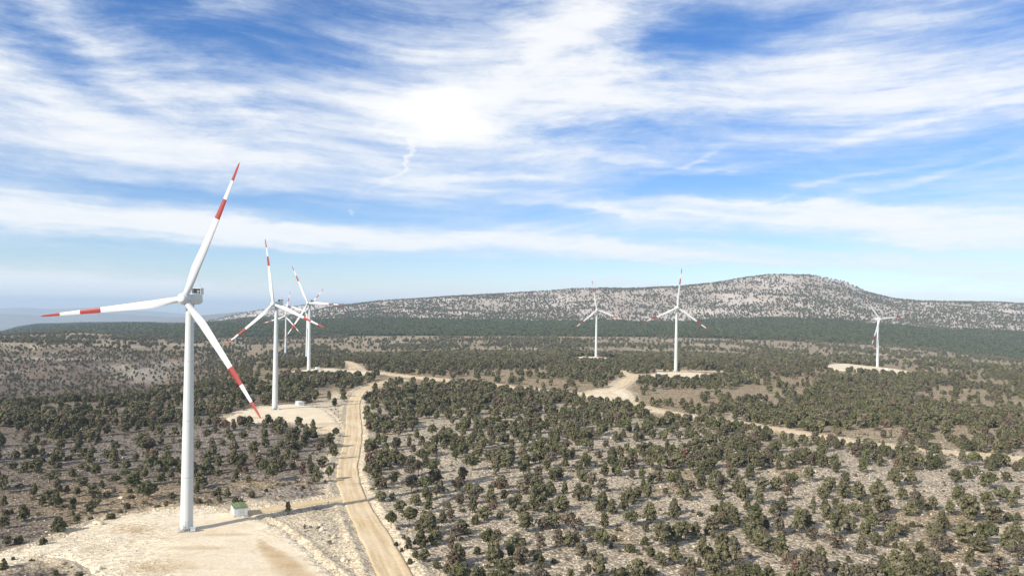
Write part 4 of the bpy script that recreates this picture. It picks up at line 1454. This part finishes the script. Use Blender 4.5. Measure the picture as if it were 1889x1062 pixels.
def place_tree(x, y, h, w, k2, i):
    fl = FORMS[k2]
    rat = w / max(h, .1)
    cand = list(range(len(fl)))
    if k2 == 'J':
        cand = [5, 4, 0] if rat < .62 else ([0, 2, 4, 7, 0, 2, 1] if rat < 1.0 else [7, 3, 0, 6, 1])
    vi = cand[i % len(cand)]
    crown_me, trunk_me = VAR[k2, vi]
    H0 = 2.0 if k2 == 'S' else 7.0
    zz = float(zt(x, y))
    t = bpy.data.objects.new(NAMEK[k2][0], None)
    t.empty_display_size = 1
    sz_ = h / H0
    sw_ = w / VW[fl[vi][0]]
    sw_ = min(max(sw_, sz_ * .55), sz_ * 1.7)
    t.location = (x, y, zz - .05)
    t.scale = (sw_, sw_, sz_)
    t.rotation_euler.z = rng.random() * 6.283
    C.objects.link(t)
    link('crown', crown_me, t)
    link('trunk', trunk_me, t)
    px, py = proj(x, y, zz + h * .5)
    size_w = 'small' if h < (4.2 if k2 != 'S' else 1.1) else ('tall' if h > (7.5 if k2 != 'S' else 2.2) else 'mid-sized')
    a, b_ = 100 * float(px) / 1889, 100 * (1062 - float(py)) / 1062
    lab = f"{size_w} {fl[vi][1]} {COLK[k2]} {landmark(px, py)}, {a:.0f}% across, {b_:.0f}% up"
    if lab in used_labels:
        lab = f"{size_w} {fl[vi][1]} {COLK[k2]} {landmark(px, py)}, {a:.1f}% across, {b_:.1f}% up"
    if len(lab.replace(',', ' ').split()) > 16:
        lab = lab.replace('between nearest tower and road', 'left of the road')
    used_labels[lab] = 1
    tag(t, lab, NAMEK[k2][1], NAMEK[k2][2])


for i, t in enumerate(TREES):
    place_tree(*t[:5], i)


# ---- everything beyond: stuff, instanced on points
def proto_collection(name, meshes):
    col_ = bpy.data.collections.new(name)
    for m_ in meshes:
        col_.objects.link(bpy.data.objects.new(m_.name, m_))
    return col_


def instancer(name, P, H0, col_, ncol, idx=None, wr=(.8, 1.25), flat=False):
    n = len(P)
    me_ = bpy.data.meshes.new(name)
    me_.vertices.add(n)
    me_.vertices.foreach_set('co', P[:, :3].astype(np.float32).ravel())
    s_ = P[:, 3] / H0
    sw_ = s_ * (wr[0] + (wr[1] - wr[0]) * rng.random(n))
    a = me_.attributes.new('scl', 'FLOAT_VECTOR', 'POINT')
    a.data.foreach_set('vector', np.c_[sw_, sw_, s_].astype(np.float32).ravel())
    a = me_.attributes.new('rot', 'FLOAT_VECTOR', 'POINT')
    R_ = np.c_[np.zeros(n), np.zeros(n), rng.random(n) * 6.283]
    if flat:
        R_[:, :2] = rng.random((n, 2)) * 6.283
    a.data.foreach_set('vector', R_.astype(np.float32).ravel())
    a = me_.attributes.new('pick', 'INT', 'POINT')
    a.data.foreach_set('value', (rng.integers(0, ncol, n) if idx is None else idx).astype(np.int32))
    o = link(name, me_)
    ng = bpy.data.node_groups.new(name, 'GeometryNodeTree')
    ng.interface.new_socket('Geometry', in_out='INPUT', socket_type='NodeSocketGeometry')
    ng.interface.new_socket('Geometry', in_out='OUTPUT', socket_type='NodeSocketGeometry')
    N = ng.nodes
    gi, go = N.new('NodeGroupInput'), N.new('NodeGroupOutput')
    ci = N.new('GeometryNodeCollectionInfo')
    ci.inputs[0].default_value = col_
    ci.inputs[1].default_value = True
    ci.inputs[2].default_value = True
    ip = N.new('GeometryNodeInstanceOnPoints')
    L = ng.links
    L.new(gi.outputs[0], ip.inputs['Points'])
    L.new(ci.outputs[0], ip.inputs['Instance'])
    ip.inputs['Pick Instance'].default_value = True

    def attr(nm, ty):
        q = N.new('GeometryNodeInputNamedAttribute')
        q.data_type = ty
        q.inputs[0].default_value = nm
        return q.outputs[0]
    L.new(attr('pick', 'INT'), ip.inputs['Instance Index'])
    e2r = N.new('FunctionNodeEulerToRotation')
    L.new(attr('rot', 'FLOAT_VECTOR'), e2r.inputs[0])
    L.new(e2r.outputs[0], ip.inputs['Rotation'])
    L.new(attr('scl', 'FLOAT_VECTOR'), ip.inputs['Scale'])
    L.new(ip.outputs[0], go.inputs[0])
    md = o.modifiers.new('scatter', 'NODES')
    md.node_group = ng
    return o


def protos(tagname, spec, nleaf, lsize, H=7.0):
    out = []
    for i, (fm, mat_) in enumerate(spec):
        wid = {'narrow': 3.6, 'flat': 6.2, 'cone': 5.2, 'round': 5.6, 'ragged': 5.2, 'shrub': 3.6}[fm]
        out.append(crown_mesh(f'{tagname}_{i:02d}', fm, 500 + i * 3 + nleaf, nleaf, lsize, [mat_, M_bark], H=H, wid=wid))
    return out


spec_mid = [('cone', M_green), ('round', M_green), ('ragged', M_green), ('narrow', M_green), ('round', M_green), ('flat', M_pine), ('cone', M_pine), ('round', M_green), ('round', M_dry), ('ragged', M_grey)]
col_n = proto_collection('near_tree_sources', protos('near_tree', spec_mid, 900, .44))
col_m = proto_collection('middle_tree_sources', protos('middle_tree', spec_mid, 300, .75))
col_f = proto_collection('far_tree_sources', protos('far_tree', [('cone', M_green), ('round', M_green), ('round', M_pine), ('cone', M_grey)], 80, 1.35))
col_w = proto_collection('forest_tree_sources', protos('forest_tree', [('cone', M_forest), ('round', M_forest), ('cone', M_forest)], 60, 1.5))


def pick_mid(n):
    return np.where(rng.random(n) < .1, 8 + rng.integers(0, 2, n), rng.integers(0, 8, n))


rest = near_pts[~taken]
nr_ = rest[rest[:, 1] < 520]
mr_ = rest[(rest[:, 1] >= 520) & (rest[:, 1] < 1250)]
fr_ = rest[rest[:, 1] >= 1250]
tag(instancer('woodland', nr_, 7, col_n, 10, pick_mid(len(nr_))), 'dense green juniper and pine woodland filling the gaps between the nearer trees', 'woodland', kind='stuff')
tag(instancer('woodland', mr_, 7, col_m, 10, pick_mid(len(mr_))), 'open juniper woodland across the middle of the plateau', 'woodland', kind='stuff')
tag(instancer('woodland', fr_, 7, col_f, 4), 'small dark trees dotting the plain beyond the turbines', 'woodland', kind='stuff')
tag(instancer('forest', forest_pts, 7, col_w, 3, wr=(1.1, 1.5)), 'dark green pine forest belt at the foot of the mountain', 'forest', kind='stuff')
tag(instancer('mountain_woodland', mount_pts, 7, col_f, 4, wr=(1.0, 1.5)), 'dark trees speckling the pale mountain slopes', 'woodland', kind='stuff')

# ---- undergrowth and stones
x, y, z, px, py = scatter(200, 620, 3.3)
p = .16 * (.2 + 1.6 * fbm(x / 12, y / 12, 111)) * (1 - .6 * sstep(350, 600, y)) + .12 * gell(px, py, [(180, 840, 220, 50), (560, 905, 140, 30), (620, 970, 30, 20)])
k_ = (rng.random(len(x)) < p) & (bare(x, y) > 2.5)
up = np.c_[x, y, z, .45 + .8 * rng.random(len(x)) ** 2][k_]
col_s = proto_collection('undergrowth_sources', [crown_mesh(f'undergrowth_{i}', 'shrub', 900 + i, 110, .30, [m_, M_bark], H=2.0, wid=3.4) for i, m_ in enumerate((M_shrub, M_grey, M_shrub, M_grey))])
tag(instancer('undergrowth', up, 2, col_s, 4, wr=(.8, 1.6)), 'low scrub and seedlings between the stones', 'undergrowth', kind='stuff')


def stone(name, seed):
    bm_ = bmesh.new()
    bmesh.ops.create_icosphere(bm_, subdivisions=1, radius=.5)
    r = random.Random(seed)
    for v_ in bm_.verts:
        v_.co *= .7 + .55 * r.random()
        v_.co.z *= .7
    me_ = bpy.data.meshes.new(name)
    bm_.to_mesh(me_)
    bm_.free()
    me_.materials.append(M_rock)
    return me_


col_r = proto_collection('stone_sources', [stone(f'stone_{i}', i) for i in range(6)])
x, y, z, px, py = scatter(205, 520, 1.25, .62)
b = bare(x, y)
inr = gell(px, py, [(545, 960, 90, 26), (600, 1000, 80, 60), (650, 1060, 50, 60), (600, 760, 40, 34)])
vz = (1 - sstep(3.5, 9, b)) * (b > .6)
edge_in = 1 - sstep(1.0, 5, np.abs(b))
p = .42 * vz + .08 * inr * (b > .6) + .02 * (b > 3)
P1 = PADW['t1']
ins1 = inside(x, y, P1)
rubpad = gell(px, py, [(140, 1000, 100, 34), (240, 1062, 60, 30), (60, 1020, 80, 24), (310, 942, 130, 7), (500, 962, 60, 12)])
p = np.where(ins1, .5 * rubpad + .35 * (np.abs(b) < 2.0), p)
k_ = rng.random(len(x)) < p
zz = z + np.where(ins1, .55, .15)
sz_ = .25 + .55 * rng.random(len(x)) ** 3 + .5 * (rng.random(len(x)) < .02)
st_pts = np.c_[x, y, zz, sz_][k_]
tag(instancer('rubble', st_pts, 1, col_r, 6, wr=(.9, 1.5), flat=True), 'pale limestone rubble along the road and pad edges', 'rubble', kind='stuff')
x, y, z, px, py = scatter(205, 430, 2.1, .70)
k_ = (rng.random(len(x)) < .34 * np.where(px > 640, 1, .45)) & (bare(x, y) > 4)
st2 = np.c_[x, y, z + .02, .22 + .5 * rng.random(len(x)) ** 3][k_]
tag(instancer('loose_stones', st2, 1, col_r, 6, wr=(.9, 1.6), flat=True), 'small pale stones strewn between the trees', 'stones', kind='stuff')

# a few single boulders
me_b = []
for i in range(3):
    bm_ = bmesh.new()
    bmesh.ops.create_icosphere(bm_, subdivisions=3, radius=.5)
    for v_ in bm_.verts:
        n_ = float(fbm(np.array(v_.co.x * 2 + i * 9 + 5), np.array(v_.co.y * 2 + v_.co.z * 1.7 + 5), 121 + i, 3))
        v_.co *= .7 + .7 * n_
        v_.co.z *= .75
    q = bpy.data.meshes.new('boulder')
    bm_.to_mesh(q); bm_.free()
    q.materials.append(M_rock)
    me_b.append(q)
BOULD = [(178, 969, 2.4, 'rounded pale boulder on the upper rim of the sandy pad'), (186, 970, 2.0, 'second pale boulder just right of the larger rim boulder'),
         (175, 1058, 1.9, 'rough pale boulder at the lower left rim of the pad'), (184, 1052, 1.5, 'smaller boulder above the lower left rim boulder'),
         (594, 978, 1.9, 'white boulder lying in the grey patch left of the road'), (590, 968, 1.3, 'pale flat rock above the white boulder by the road'),
         (616, 992, 1.6, 'white boulder nearest the road below the grey patch'), (634, 1034, 1.7, 'pale rock beside a dark bush left of the road'),
         (705, 901, 1.3, 'small white boulder at the foot of trees right of the road')]
for i, (px, py, s_, lab) in enumerate(BOULD):
    x, y = map(float, unproj(px, py))
    o = link('boulder', me_b[i % 3], None, (x, y, padz(x, y) + s_ * .2))
    o.scale = (s_, s_, s_)
    o.rotation_euler = (0, 0, i * 1.7)
    tag(o, lab, 'boulder', 'boulders at the pad and road edges')
# marker post by the track
x, y = map(float, unproj(605.5, 934))
bm = bmesh.new()
lathe(bm, [(.09, -.3), (.09, 2.2), (.07, 2.25)], 8)
box(bm, (-.22, -.03, 1.7), (.22, .03, 2.05), bevel=.01)
o = link('marker_post', bm_mesh('marker_post', bm, [M_steel]), None, (x, y, float(zt(x, y))))
tag(o, 'thin grey marker post where the hut track meets the road', 'post')

# ---------------------------------------------------------------- haze
zmin = float(ZG.min()) - 1.5
bm = bmesh.new()
box(bm, (-42000, -60, zmin), (42000, 46000, 345))
m = bpy.data.materials.new('haze')
m.use_nodes = True
m.node_tree.nodes.clear()
vo = m.node_tree.nodes.new('ShaderNodeVolumePrincipled')
mo_ = m.node_tree.nodes.new('ShaderNodeOutputMaterial')
m.node_tree.links.new(vo.outputs[0], mo_.inputs['Volume'])
vo.inputs['Color'].default_value = (.66, .83, 1.0, 1)
vo.inputs['Density'].default_value = 5.6e-5
vo.inputs['Anisotropy'].default_value = 0.0
hz = link('haze', bm_mesh('haze', bm, [m]))
tag(hz, 'thin blue haze over the whole landscape', 'haze', kind='stuff')
